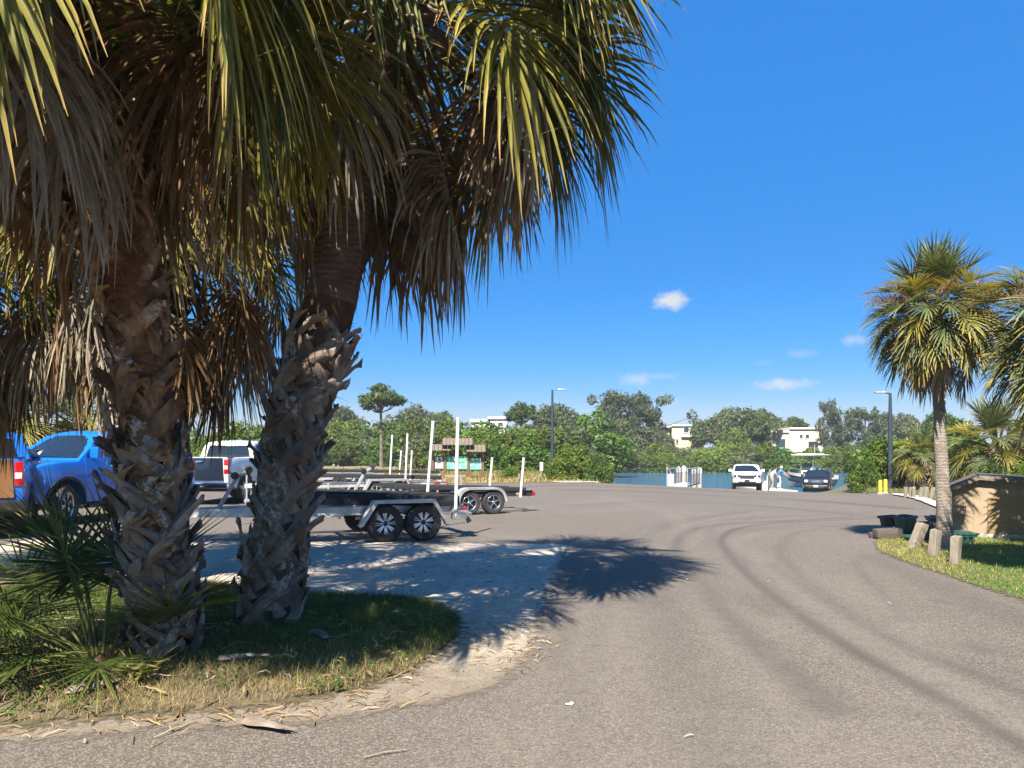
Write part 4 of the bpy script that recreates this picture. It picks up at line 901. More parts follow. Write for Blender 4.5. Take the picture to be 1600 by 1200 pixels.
# mangroves along the far bank
GM = 'mangroves along the far bank'
for Y, a, b, st, yt in ((123, 930, 1420, 26, 703), (128, 940, 1440, 31, 694), (135, 930, 1480, 34, 687)):
    for px in range(a, b, st):
        o_ = px_tree('shrub%d' % rt.choice((0, 1, 2, 3, 4, 5)), px+rt.uniform(-9, 9), max(yt+rt.uniform(-10, 10), 698 if 1190 < px < 1300 else 695 if 1040 < px < 1110 else 0), Y+rt.uniform(-1.5, 1.5), SHB, 'mangrove', 'x', 'mangrove', GM, -1.45, 1.1+.3*rt.random()); i += 1
        queue(o_, {123: 'front row mangrove at the waterline ', 128: 'middle row mangrove on the far bank ', 135: 'back row mangrove on the far bank '}[Y]+where(px, MM), px)
for key, px, yt, Y, h0, lb, nm, wd in (
        ('thin0', 955, 612, 146, THN, 'tall ragged dark tree at the left of the far bank', 'ragged_tree', 1.2),
        ('thin1', 985, 618, 142, THN, 'feathery grey tree in the tall group left of the cream house', 'ragged_tree', 1.2),
        ('thin0', 1012, 614, 140, THN, 'tall feathery tree nearest the cream house on its left', 'ragged_tree', 1.0),
        ('oak0', 968, 655, 138, OAK, 'rounded dull tree under the tall ragged trees', 'oak_tree', .9),
        ('oak1', 1035, 668, 136, OAK, 'low grey tree hiding the left corner of the cream house', 'oak_tree', .55),
        ('oak0', 1125, 640, 150, OAK, 'broad dark oak right of the cream house', 'oak_tree', 1.0),
        ('oak2', 1160, 634, 152, OAK, 'tallest of the dark oaks between the two far houses', 'oak_tree', 1.0),
        ('oak0', 1195, 640, 158, OAK, 'dark oak touching the left end of the long white house', 'oak_tree', .85),
        ('shrub1', 1148, 662, 140, SHB, 'yellow-green tree in front of the dark oaks', 'leafy_tree', .8),
        ('pine1', 1240, 645, 165, PIN, 'pale open pine rising over the long white house', 'pine_tree', 1.15),
        ('thin1', 1292, 627, 139, THN, 'narrow upright tree at the right end of the long white house', 'ragged_tree', .55),
        ('thin0', 1322, 637, 138, THN, 'sparse silver tree right of the long white house', 'ragged_tree', 1.0),
        ('thin1', 1352, 640, 140, THN, 'sparse silver tree left of the right lamp post', 'ragged_tree', 1.0),
        ('thin0', 1385, 643, 142, THN, 'sparse silver tree behind the right lamp post', 'ragged_tree', 1.0),
        ('oak1', 1420, 643, 130, OAK, 'rounded olive tree right of the right lamp post', 'oak_tree', .8)):
    px_tree(key, px, yt, Y, h0, nm, lb, 'tree', None, -1.0, wd)
flush()
# right bank: bushes by the lamp post, behind the timber posts and the shed
for key, px, yt, Y, lb, wd in (
        ('shrub0', 1372, 676, 38.5, 'leafy bush hiding the foot of the right lamp post', .9), ('shrub2', 1402, 664, 37, 'tall bright bush left of the bare palm trunk', .85), ('shrub3', 1352, 706, 36.5, 'dark low bush where the right bank meets the water', .55),
        ('shrub0', 1440, 668, 40, 'bush behind the row of timber posts', .9), ('shrub3', 1480, 690, 38, 'dark bush behind the bare palm trunk', .9),
        ('shrub3', 1555, 710, 30, 'dark bush at the back of the shed', .7), ('shrub1', 1600, 712, 27, 'pale green bush at the right end of the shed roof', .7),
        ('shrub0', 1500, 650, 52, 'green bush in the background above the shed corner', 1.1), ('shrub2', 1580, 675, 56, 'green bush in the background under the palm crown', 1.0), ('shrub0', 1640, 670, 50, 'green bush at the right edge of the picture behind the shed', 1.0)):
    X = (px-800)/FPX*Y; px_tree(key, px, yt, Y, SHB, 'bank_bush', lb, 'bush', None, -.25 if px < 1370 else 0., wd)
for key, px, yt, Y, h0, lb in (('thin0', 1590, 655, 48, THN, 'bare-branched tree between palm crown and shed'), ('oak2', 1470, 640, 80, OAK, 'dark background tree left of the shed palm'), ('oak0', 1620, 640, 90, OAK, 'background tree at the right edge of the picture')):
    px_tree(key, px, yt, Y, h0, 'background_tree', lb, 'tree', None, 0., .7)
# ------------------------------------------------------------------ houses beyond the trees
M['stucco_white'] = mat('white_stucco', (.60, .59, .57), .8, col2=(.66, .65, .62), nscale=1)
M['stucco_cream'] = mat('cream_stucco', (.68, .58, .42), .8, col2=(.60, .51, .37), nscale=1)
M['stucco_pale'] = mat('pale_stucco', (.60, .56, .48), .8, col2=(.64, .59, .5), nscale=1)
M['winglass'] = mat('window_glass', (.03, .045, .055), .08, spec=.8)
M['awning'] = mat('green_canvas', (.03, .22, .11), .8)
def house(label, px0, px1, ytop, ybot, Y, parts):
    """parts: (kind, px0, px1, y0, y1, proud)"""
    c = P((px0+px1)/2, HORY, Y); root = empty('house', (c.x, Y, 0), 0, label, 'house')
    def loc(px, py): p = P(px, py, Y); return p.x-c.x, p.z
    for k, (knd, x0, x1, y0, y1, proud, depth) in enumerate(parts):
        ax_, az_ = loc(x0, y1); bx, bz = loc(x1, y0); cx, cz = (ax_+bx)/2, (az_+bz)/2; w_, h_ = bx-ax_, bz-az_
        if knd[0] == 'w':
            fr = MB()
            for sx in (-1, 1): fr.box((cx+sx*w_/2, -proud, cz), (.1, .12, h_+.1))
            for sz in (-1, 1): fr.box((cx, -proud, cz+sz*h_/2), (w_-.1, .12, .1))
            fo = fr.build('window', M['stucco_white'], root, 0, False)
            MB().box((cx, -proud+.03, cz), (w_-.08, .03, h_-.08)).build('pane', M['winglass'], fo, 0, False)
            if w_ > 2: MB().box((cx, -proud, cz), (.07, .08, h_-.1)).build('mullion', M['stucco_white'], fo, 0, False)
        else:
            mm = {'W': M['stucco_white'], 'C': M['stucco_cream'], 'P': M['stucco_pale'], 'R': M['stucco_white'], 'A': M['awning'], 'D': M['winglass'], 'L': M['alum']}[knd[0]]
            nm = {'W': 'wall', 'C': 'wall', 'P': 'wall', 'R': 'roof', 'A': 'awning', 'D': 'porch_opening', 'L': 'railing'}[knd[0]]
            if knd[0] == 'L':
                rl = MB(); n_ = int(w_/.25)
                for q in range(n_+1): rl.box((ax_+w_*q/max(1, n_), -proud, cz), (.05, .05, h_))
                rl.box((cx, -proud, bz), (w_, .08, .08)); rl.build(nm, mm, root, 0, False)
            elif knd[0] == 'A':
                MB().prism([(-.9, az_), (0, az_), (0, bz), (-.15, bz)], ax_, bx, 'X').build(nm, mm, root, 0, False, loc=(0, -proud, 0))
            else: MB().box((cx, depth/2-proud, cz), (w_, depth, h_)).build(nm, mm, root, .03, False)
    return root
house('white flat-roofed house with big window showing over the scrub behind the kiosk', 732, 792, 650, 690, 142,
      (('W', 736, 760, 660, 700, .3, 8), ('W', 757, 792, 655, 700, 0, 8), ('R', 734, 762, 655, 660, .6, 9), ('R', 762, 793, 651, 655, .3, 9), ('w', 741, 749, 664, 672, .33, 0), ('w', 765, 770, 660, 667, .06, 0), ('w', 778, 786, 660, 667, .06, 0)))
house('cream stepped house with roof terrace above the far mangroves', 1046, 1100, 663, 705, 150,
      (('C', 1050, 1079, 666, 702, 0, 8), ('C', 1079, 1098, 682, 702, 0, 8), ('R', 1049, 1080, 663.5, 666, .3, 9), ('R', 1064, 1100, 680, 683, .5, 9), ('w', 1068, 1076, 667, 676, .06, 0), ('L', 1078, 1088, 673, 680, .2, 0), ('D', 1083, 1094, 684, 694, .05, .2), ('w', 1056, 1060, 686, 694, .06, 0), ('R', 1024, 1049, 666, 668, .2, 7), ('C', 1026, 1047, 668, 700, -.6, 7)))
house('long white house with green awnings above the mangroves behind the boat', 1204, 1290, 668, 710, 148,
      (('P', 1205, 1232, 676, 710, 0, 8), ('P', 1232, 1286, 671, 710, .4, 8), ('R', 1204, 1233, 673, 676, .3, 9), ('R', 1232, 1287, 668, 671, .7, 9), ('w', 1248, 1253, 679, 685, .45, 0), ('w', 1257, 1263, 679, 685, .45, 0), ('D', 1213, 1227, 686, 700, .06, .2), ('D', 1262, 1276, 690, 700, .46, .2),
       ('A', 1215, 1229, 699, 705, .1, 0), ('A', 1262, 1277, 699, 706, .5, 0), ('w', 1206, 1211, 679, 684, .06, 0), ('P', 1274, 1276, 664, 668, .2, .6)))
house('pale house wall glimpsed through branches at the right edge', 1552, 1640, 694, 730, 75,
      (('P', 1554, 1610, 697, 730, 0, 8), ('R', 1550, 1612, 694, 697, .4, 9), ('w', 1566, 1574, 703, 712, .06, 0), ('w', 1585, 1593, 703, 712, .06, 0)))
# ------------------------------------------------------------------ wheels and vehicles
def paint(name, c, metal=.25, rough=.28):
    return mat(name, c, rough, metal, .5, coat=1.0)
def tyre_mesh(R, w):
    mb = MB(); h = w/2
    mb.lathe([(R*.62, -h*.86), (R*.80, -h), (R*.93, -h*.98), (R*.985, -h*.80), (R, -h*.45), (R, h*.45), (R*.985, h*.80), (R*.93, h*.98), (R*.80, h), (R*.62, h*.86)], 36, axis='Y', closed=True)
    for k in range(30):      # tread blocks
        a = 2*PI*k/30
        for sd in (-1, 1): mb.box((math.cos(a)*R, sd*h*.5, math.sin(a)*R), (.012, h*.62, R*.13), (0, -a, sd*.18))
    return mb.mesh('tyre', M['rubber'])
def rim_mesh(R, w, spokes, mat_, twin=False, back=True):
    mb = MB(); sp = MB(); h = w/2; r = R*.64
    mb.lathe([(r*.93, -h*.7), (r, -h*.85), (r, h*.80), (r*.97, h*.88), (r*.90, h*.80), (r*.88, -h*.5)], 30, axis='Y', closed=True)
    mb.lathe([(r*.22, h*.35), (r*.22, h*.62), (r*.12, h*.74), (.001, h*.75)], 14, axis='Y')
    for k in range(spokes):
        a = 2*PI*k/spokes
        for da in ((-.13, .13) if twin else (0,)):
            b = a+da; p0 = Vector((math.cos(a)*r*.14, h*.52, math.sin(a)*r*.14)); p1 = Vector((math.cos(b)*r*.93, h*.62, math.sin(b)*r*.93)); sp.bar(p0, p1, r*(.055 if twin and mat_ is M['darkframe'] else .10 if twin else .24), .03)
    return mb.mesh('rim', mat_, .004), sp.mesh('spokes', M['alloy'] if mat_ is M['darkframe'] else mat_, .004)
def disc_mesh(R, w):
    mb = MB(); mb.lathe([(R*.6, -.005), (R*.6, .012)], 24, axis='Y'); return mb.mesh('brake_disc', M['darkframe'])
_wc = {}
def wheel(parent, loc, R, w, spokes, rim_mat, side=1, twin=False, steer=0, nodisc=False):
    key = (R, w, spokes, rim_mat.name, twin)
    if key not in _wc: _wc[key] = (tyre_mesh(R, w), rim_mesh(R, w, spokes, rim_mat, twin), disc_mesh(R, w))
    t, r_, d = _wc[key]; o = link('wheel', t, parent, loc, (0, random.Random(int(loc[0]*97+R*31)).uniform(0, 6), 0) if side > 0 else (0, .4, PI))
    o.rotation_mode = 'XYZ'
    if side < 0: o.rotation_euler = (0, .7, PI)
    o.rotation_euler.z += steer
    link('rim', r_[0], o); link('spokes', r_[1], o); link('brake_disc', d, o); return o
def shell_mesh(name, poly, hw, yf, xs, zs, bev=.05, zmin_bev=.8, crown=0., ztop=2):
    bm = bmesh.new(); vs = [bm.verts.new((x, hw, z)) for x, z in poly]; f = bm.faces.new(vs)
    ex = bmesh.ops.extrude_face_region(bm, geom=[f]); bmesh.ops.translate(bm, vec=(0, -2*hw, 0), verts=[v for v in ex['geom'] if isinstance(v, bmesh.types.BMVert)])
    bmesh.ops.recalc_face_normals(bm, faces=bm.faces[:])
    es = [e for e in bm.edges if len(e.link_faces) == 2 and e.calc_face_angle(0) > .35 and min(v.co.z for v in e.verts) > zmin_bev]
    if bev: bmesh.ops.bevel(bm, geom=es, offset=bev, segments=3, profile=.55, affect='EDGES', clamp_overlap=True)
    for arr, no in ((xs, (1, 0, 0)), (zs, (0, 0, 1)), ((-hw*.6, 0., hw*.6), (0, 1, 0))):
        for q in arr:
            co = tuple(q*c for c in no); bmesh.ops.bisect_plane(bm, geom=bm.verts[:]+bm.edges[:]+bm.faces[:], plane_co=co, plane_no=no, dist=1e-5)
    for v in bm.verts:
        u = v.co.y/hw; v.co.z += crown*(1-u*u)*max(0, (v.co.z-1.0)); v.co.y = u*yf(v.co.x, v.co.z)
    bmesh.ops.recalc_face_normals(bm, faces=bm.faces[:])
    me = bpy.data.meshes.new(name); bm.to_mesh(me); bm.free()
    me.polygons.foreach_set('use_smooth', np.ones(len(me.polygons), bool)); me.set_sharp_from_angle(angle=math.radians(34)); return me
def side_panel(poly, yf, side, eps, xs=(), zs=(), thick=.012):
    bm = bmesh.new(); f = bm.faces.new([bm.verts.new((x, 0, z)) for x, z in poly])
    for arr, no in ((xs, (1, 0, 0)), (zs, (0, 0, 1))):
        for q in arr: bmesh.ops.bisect_plane(bm, geom=bm.verts[:]+bm.edges[:]+bm.faces[:], plane_co=tuple(q*c for c in no), plane_no=no, dist=1e-5)
    ex = bmesh.ops.extrude_face_region(bm, geom=bm.faces[:]); mv = {v for v in ex['geom'] if isinstance(v, bmesh.types.BMVert)}
    for v in bm.verts: v.co.y = side*(yf(v.co.x, v.co.z)+(eps if v in mv else eps-thick))
    bmesh.ops.recalc_face_normals(bm, faces=bm.faces[:])
    me = bpy.data.meshes.new('panel'); bm.to_mesh(me); bm.free()
    me.polygons.foreach_set('use_smooth', np.ones(len(me.polygons), bool)); me.set_sharp_from_angle(angle=.5); return me
def cross_panel(p0, p1, yf, frac, eps, thick=.012, n=6, crown=.02):
    """panel across the car between two profile points (windscreens, tailgate)."""
    (x0, z0), (x1, z1) = p0, p1; d = Vector((x1-x0, 0, z1-z0)).normalized(); nrm_ = Vector((d.z, 0, -d.x)); V = []
    for off in (eps, eps-thick):
        for (x, z) in (p0, p1):
            for k in range(n+1):
                u = -1+2*k/n; V.append(Vector((x, u*frac*yf(x, z), z))+nrm_*(off+crown*(1-u*u)))
    m = n+1; F = []
    for k in range(n): F += [(k, k+1, m+k+1, m+k), (2*m+k, 3*m+k, 3*m+k+1, 2*m+k+1), (k, 2*m+k, 2*m+k+1, k+1), (m+k, m+k+1, 3*m+k+1, 3*m+k)]
    F += [(0, m, 3*m, 2*m), (n, 2*m+n, 3*m+n, m+n)]
    mb = MB(); mb.add(V, F); return mb.mesh('panel', None, 0)
def arc(cx, cz, R, a0, a1, n=12): return [(cx+R*math.cos(a0+(a1-a0)*k/n), cz+R*math.sin(a0+(a1-a0)*k/n)) for k in range(n+1)]
def vehicle(label, cat, loc, ang, body_mat, suv=False, scale=1.0, name='pickup_truck', rim=None, R=.41, tail_mat=None, pitch=0.0, handle_mat=None, steer=0., grille_mat=None, bumper_mat=None, arch_mat=None, low_mat=None, group=None, sign=None):
    rim = rim or M['alloy']; tail_mat = tail_mat or body_mat; handle_mat = handle_mat or M['chrome']; grille_mat = grille_mat or M['black']; bumper_mat = bumper_mat or M['chrome']
    root = empty(name, loc, 0, label, cat, group, rot=(0, -pitch, ang), scale=scale)
    rx, fx = (-1.72, 1.86) if not suv else (-1.40, 1.40)
    xr, xf = (-2.80, 2.80) if not suv else (-2.30, 2.28)
    hw = 1.0 if not suv else .95; belt = 1.38 if not suv else 1.22; hood = 1.33 if not suv else 1.16
    def yf(x, z):
        y = hw
        if z < 1.0: y -= .05*((1.0-z)/.55)**2
        else: y -= .045*((z-1.0)/.4)**2 if z < belt else .045+(z-belt)*(.30 if not suv else .26)
        if z < belt+.05:
            if x > fx+.2: y -= .24*((x-fx-.2)/.75)**2
            if x < rx-.5: y -= .10*((rx-.5-x)/.6)**2
        return max(y, .2)
    AR = R+.10; zl = .46
    a_f = math.asin((zl-R)/AR)
    fa = arc(fx, R, AR, a_f, PI-a_f); ra = arc(rx, R, AR, a_f, PI-a_f)
    if not suv:
        up = [(xr+.02, .66), (xr, 1.0), (xr+.02, 1.43), (-.74, 1.44), (-.70, belt), (1.36, belt), (1.52, 1.335), (2.1, 1.31), (2.52, 1.25), (2.72, 1.16), (xf, .96), (xf-.02, .62), (xf-.2, .5), (fx+AR+.08, zl)]
        gh = [(-.74, 1.36), (-.66, 1.84), (-.52, 1.925), (-.1, 1.955), (.42, 1.945), (.66, 1.88), (1.50, 1.335), (1.3, 1.3)]
        wins = [[(-.58, 1.43), (-.53, 1.80), (-.42, 1.845), (.30, 1.86), (.30, 1.43)], [(.37, 1.43), (.37, 1.86), (.60, 1.83), (1.26, 1.43)]]
        doors = [[(-.70, .55), (-.70, 1.37), (.325, 1.37), (.325, .55)], [(.345, .55), (.345, 1.37), (1.32, 1.37), (1.32, .55)]]
        ws = ((1.43, 1.385), (.70, 1.855)); rw = ((-.655, 1.82), (-.735, 1.47)); rwf = .78
    else:
        up = [(xr+.05, .62), (xr, .95), (xr+.06, belt), (1.0, belt), (1.14, 1.19), (1.7, hood), (2.06, 1.10), (2.22, 1.0), (xf, .84), (xf-.02, .55), (xf-.2, .46), (fx+AR+.08, zl)]
        gh = [(xr+.06, 1.2), (xr+.22, 1.62), (xr+.38, 1.70), (-.9, 1.755), (.05, 1.755), (.34, 1.70), (1.10, 1.2)]
        wins = [[(-1.95, 1.27), (-1.85, 1.58), (-1.2, 1.63), (-1.2, 1.27)], [(-1.13, 1.27), (-1.13, 1.64), (-.25, 1.65), (-.25, 1.27)], [(-.18, 1.27), (-.18, 1.65), (.24, 1.62), (.80, 1.27)]]
        doors = [[(-1.2, .52), (-1.2, 1.21), (-.22, 1.21), (-.22, .52)], [(-.20, .52), (-.20, 1.21), (.86, 1.21), (.86, .52)]]
        ws = ((1.03, 1.25), (.37, 1.67)); rw = ((xr+.24, 1.6), (xr+.1, 1.28)); rwf = .8
    poly = up+fa+ra+[(rx-AR-.1, zl+.03), (xr+.25, .58)]
    body = shell_mesh('body', poly, hw, yf, np.arange(xr+.2, xf, .28), (.62, .78, .94, 1.06, 1.2, 1.3), .045, .75, .05); body.materials.append(body_mat); link('body', body, root)
    cab = shell_mesh('cab', gh, hw, yf, np.arange(-2.2, 1.4, .3), (1.45, 1.6, 1.75, 1.85), .06, belt+.1, .06); cab.materials.append(body_mat); link('cab', cab, root)
    mb = MB(); mb.box(((fx+rx)/2, 0, .47), (abs(fx-rx)+1.5, hw*1.5, .16)); mb.box((fx, 0, .72), (1.0, hw*1.35, .5)); mb.box((rx, 0, .72), (1.0, hw*1.35, .5)); mb.build('underbody', M['black'], root)
    for s in (1, -1):
        for wn in wins:
            me = side_panel(wn, yf, s, .007, (0, .3, .6, .9), (1.5, 1.6, 1.7)); me.materials.append(M['glass']); link('side_window', me, root)
        for dr in doors:
            me = side_panel(dr, yf, s, .008, (), (.7, .85, 1.0, 1.1, 1.2, 1.3)); me.materials.append(body_mat); d = link('door', me, root)
            hx = dr[0][0]+.16; y = s*(yf(hx, belt-.16)+.03); MB().box((hx, y, belt-.16), (.2, .025, .03)).build('handle', handle_mat, d, .008)
        am = arch_mat or M['black']
        for cx in (fx, rx):
            pts = [(cx+(AR)*math.cos(a), (R+AR*math.sin(a))) for a in np.linspace(a_f, PI-a_f, 15)]; q = [(cx+(AR+.055)*math.cos(a), (R+(AR+.055)*math.sin(a))) for a in np.linspace(PI-a_f, a_f, 15)]
            me = side_panel(pts+q, yf, s, .03, (), (), .05); me.materials.append(am); link('wheel_arch', me, root)
        zm = belt+.10; xm = (1.12 if not suv else .72); mb = MB(); mb.box((xm, s*(yf(xm, zm)+.17), zm+.03), (.14, .22, .24 if not suv else .17)); mb.bar((xm, s*(yf(xm, zm)-.05), zm-.04), (xm, s*(yf(xm, zm)+.12), zm-.02), .07, .04); mo = mb.build('mirror', body_mat if suv or low_mat else M['black'], root, .03)
        MB().box((xm-.075, s*(yf(xm, zm)+.17), zm+.03), (.008, .19, .2 if not suv else .14)).build('mirror_glass', M['chrome'], mo, .002)
        # lamps
        zt = 1.16 if not suv else 1.02; xb = xr+.015
        mb = MB(); yy = yf(xr+.02, zt); mb.box((xr+.10, s*(yy-.055), zt), (.24, .15, .44 if not suv else .32)); tl = mb.build('taillight', M['red'], root, .03)
        MB().box((xr-.015, s*(yy-.06), zt-.03), (.02, .11, .11)).build('reversing_lamp', M['clear'], tl, .006)
        zh = 1.04 if not suv else .92; yh = yf(xf-.05, zh)-.05
        mb = MB(); mb.box((xf-.13, s*(yh-.10), zh), (.26, .36, .20)); hl = mb.build('headlight', M['clear'] if not suv else M['glass'], root, .04)
        MB().lathe([(.05, 0), (.055, .015), (.03, .03)], 12, (xf-.005, s*(yh-.10), zh), 'X').build('lens', M['clear'], hl)
        wheel(root, (fx, s*(hw-.13), R), R, .26, 6, rim, s, True, steer); wheel(root, (rx, s*(hw-.13), R), R, .26, 6, rim, s, True)
        if not suv:
            mb = MB(); mb.tube([(-1.0, s*.93, .38), (1.2, s*.93, .38)], .05, 8); mb.build('side_step', bumper_mat, root)
        else:
            mb = MB(); mb.bar((-1.7, s*.66, 1.84), (.1, s*.66, 1.82), .04, .035); mb.box((-1.6, s*.66, 1.79), (.08, .04, .08)); mb.box((.0, s*.66, 1.78), (.08, .04, .08)); mb.build('roof_rail', M['black'], root, .01)
            mb = MB(); mb.box((xf-.02, s*.62, .70), (.10, .20, .16)); fg = mb.build('fog_lamp', M['black'], root, .03); MB().lathe([(.04, 0), (.05, .02)], 10, (xf+.03, s*.62, .70), 'X').build('lens', M['clear'], fg)
    me = cross_panel(ws[0], ws[1], yf, .9, -.0, .012, 8, .045)
    for p in (me,): p.materials.append(M['glass'])
    link('windscreen', me, root)
    me = cross_panel(rw[0], rw[1], yf, rwf, .012, .02, 8, .0); me.materials.append(M['glass']); link('rear_window', me, root)
    if not suv:
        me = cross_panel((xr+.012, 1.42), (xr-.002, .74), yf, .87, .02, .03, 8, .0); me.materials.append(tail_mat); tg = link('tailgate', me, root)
        MB().box((xr-.03, 0, 1.30), (.035, .26, .07)).build('handle', handle_mat, tg, .012)
        MB().box((-1.78, 0, 1.447), (1.98, 1.72, .03)).build('tonneau_cover', M['black'], root, .008)
        mb = MB(); mb.bar((xr-.10, -.96, .60), (xr-.10, .96, .60), .16, .20); mb.box((xr-.0, 0, .6), (.2, 1.7, .12)); mb.build('rear_bumper', bumper_mat, root, .04)
        mb = MB(); mb.box((xr-.155, 0, .60), (.015, .34, .16)); mb.build('number_plate', M['white'], root, .004)
    else:
        mb = MB(); mb.box((xr-.04, 0, .58), (.22, 1.72, .28)); mb.build('rear_bumper', body_mat, root, .05)
        mb = MB(); mb.prism([(1.95, 1.13), (1.95, 1.20), (1.5, 1.22), (1.25, 1.18), (1.25, 1.13)], -.28, .28); mb.build('bonnet_scoop', body_mat, root, .03)
    # nose
    zg0, zg1 = (.86, 1.16) if not suv else (.74, 1.0)
    gr = MB(); gr.box((xf-.04, 0, (zg0+zg1)/2), (.12, 1.16 if not suv else .92, zg1-zg0)); go = gr.build('grille', grille_mat, root, .04)
    sl = MB()
    for k in range(4): sl.box((xf+.02, 0, zg0+.05+(zg1-zg0-.1)*k/3), (.03, 1.06 if not suv else .82, .025))
    sl.build('grille_bars', M['chrome'] if not suv else M['darkframe'], go, .006)
    if sign: sl2 = MB(); sl2.box((xf+.035, 0, (zg0+zg1)/2), (.02, .62, .075)); sl2.build('grille_bar', M['chrome'], go, .01)
    mb = MB(); mb.prism([(xf-.3, .44), (xf+.06, .50), (xf+.09, .60), (xf+.07, .74), (xf-.3, .76)], -.84, .84); mb.build('front_bumper', bumper_mat if not suv else body_mat, root, .05)
    MB().box((xf-.22, 0, .36), (.10, 1.5, .24)).build('nose_gap_shade', M['black'], root, .03)  # black strip added to darken the sunlit gap below the nose
    mb = MB(); mb.box((xf+.07, 0, .54), (.04, 1.1, .12)); mb.build('bumper_intake', M['black'], root, .02)
    mb = MB(); mb.box((xf+.10, 0, .66 if not suv else .64), (.012, .31, .15)); mb.build('number_plate', M['white'] if not suv else M['black'], root, .004)
    mb = MB(); mb.bar((ws[0][0]+.02, .55, ws[0][1]+.01), (ws[0][0]-.22, -.05, ws[0][1]+.2), .012, .012); mb.bar((ws[0][0]+.02, -.1, ws[0][1]+.01), (ws[0][0]-.22, -.65, ws[0][1]+.2), .012, .012); mb.build('wiper', M['black'], root)
    return root
def ang(fx, fy): return math.atan2(fy, fx)
BLUE = paint('bright_blue_paint', (.012, .20, .78)); NAVY = paint('deep_blue_paint', (.006, .075, .34)); WHT = paint('white_car_paint', (.80, .80, .79), 0, .3); BLK = mat('black_car_paint', (.006, .006, .008), .35, 0, .4, coat=.25)
REFL_BROWN = paint('painted_frond_reflection', (.26, .125, .045), .4, .3)  # brown of sunlit fronds mirrored in the tailgate, put into its colour
tailB = paint('dark_tailgate_paint', (.012, .02, .035), .2)
# truck at the left edge seen from behind
f = Vector((-.5, .866)); right = Vector((f.y, -f.x)); corner = Vector(((45-800)/FPX*14.6, 14.6)); c = corner-right*1.0*1.06+f*2.8*1.06
vehicle('blue pickup at the left edge seen from behind, brown reflection coloured on tailgate, red taillight', 'pickup truck', (c.x, c.y, 0), ang(*f), BLUE, False, 1.06, tail_mat=REFL_BROWN, handle_mat=M['black'], bumper_mat=M['black'])
# blue pickup behind it, side on, facing left
f = Vector((-.25, -.968)).normalized(); left = Vector((-f.y, f.x)); fw = Vector(((97-800)/FPX*17.3, 17.3)); s = .97; c = fw-left*.87*s-f*1.86*s
vehicle('bright blue pickup facing left behind the nearest palm trunk, dark side windows', 'pickup truck', (c.x, c.y, 0), ang(*f), BLUE, False, s, R=.43, steer=.3, bumper_mat=M['black'], low_mat=True).scale = (.97, 1.0, 1.09)
# white pickup seen between the palm trunks from its rear right corner
f = Vector((.06, 1.)).normalized(); right = Vector((f.y, -f.x)); corner = Vector(((361-800)/FPX*24.2, 24.2)); s = 1.05; c = corner-right*1.0*s+f*2.8*s
vehicle('white pickup with dark tailgate and chrome bumper seen between the two palm trunks', 'pickup truck', (c.x, c.y, 0), ang(*f), WHT, False, s, tail_mat=tailB)
# vehicles down on the ramp
def ramp_pitch(x, y, f): return -math.atan2(zg(x, y)-zg(x+f.x*2, y+f.y*2), 2.0)
f = Vector((-.27, -.963)).normalized(); cx, cy_ = (1166-800)/FPX*53.2, 53.2
vehicle('white SUV with black grille parked nose-up on the boat ramp', 'suv', (cx, cy_, zg(cx, cy_)), ang(*f), WHT, True, 1.02, 'suv', rim=M['darkframe'], R=.40, pitch=ramp_pitch(cx, cy_, f), grille_mat=M['black'])
f = Vector((-.42, -.907)).normalized(); cx, cy_ = (1278-800)/FPX*61.5, 61.5
vehicle('black pickup facing up the boat ramp in front of the moored white boat', 'pickup truck', (cx, cy_, zg(cx, cy_)-.05), ang(*f), BLK, False, 1.0, rim=M['chrome'], pitch=ramp_pitch(cx, cy_, f), bumper_mat=M['black'], sign=True)
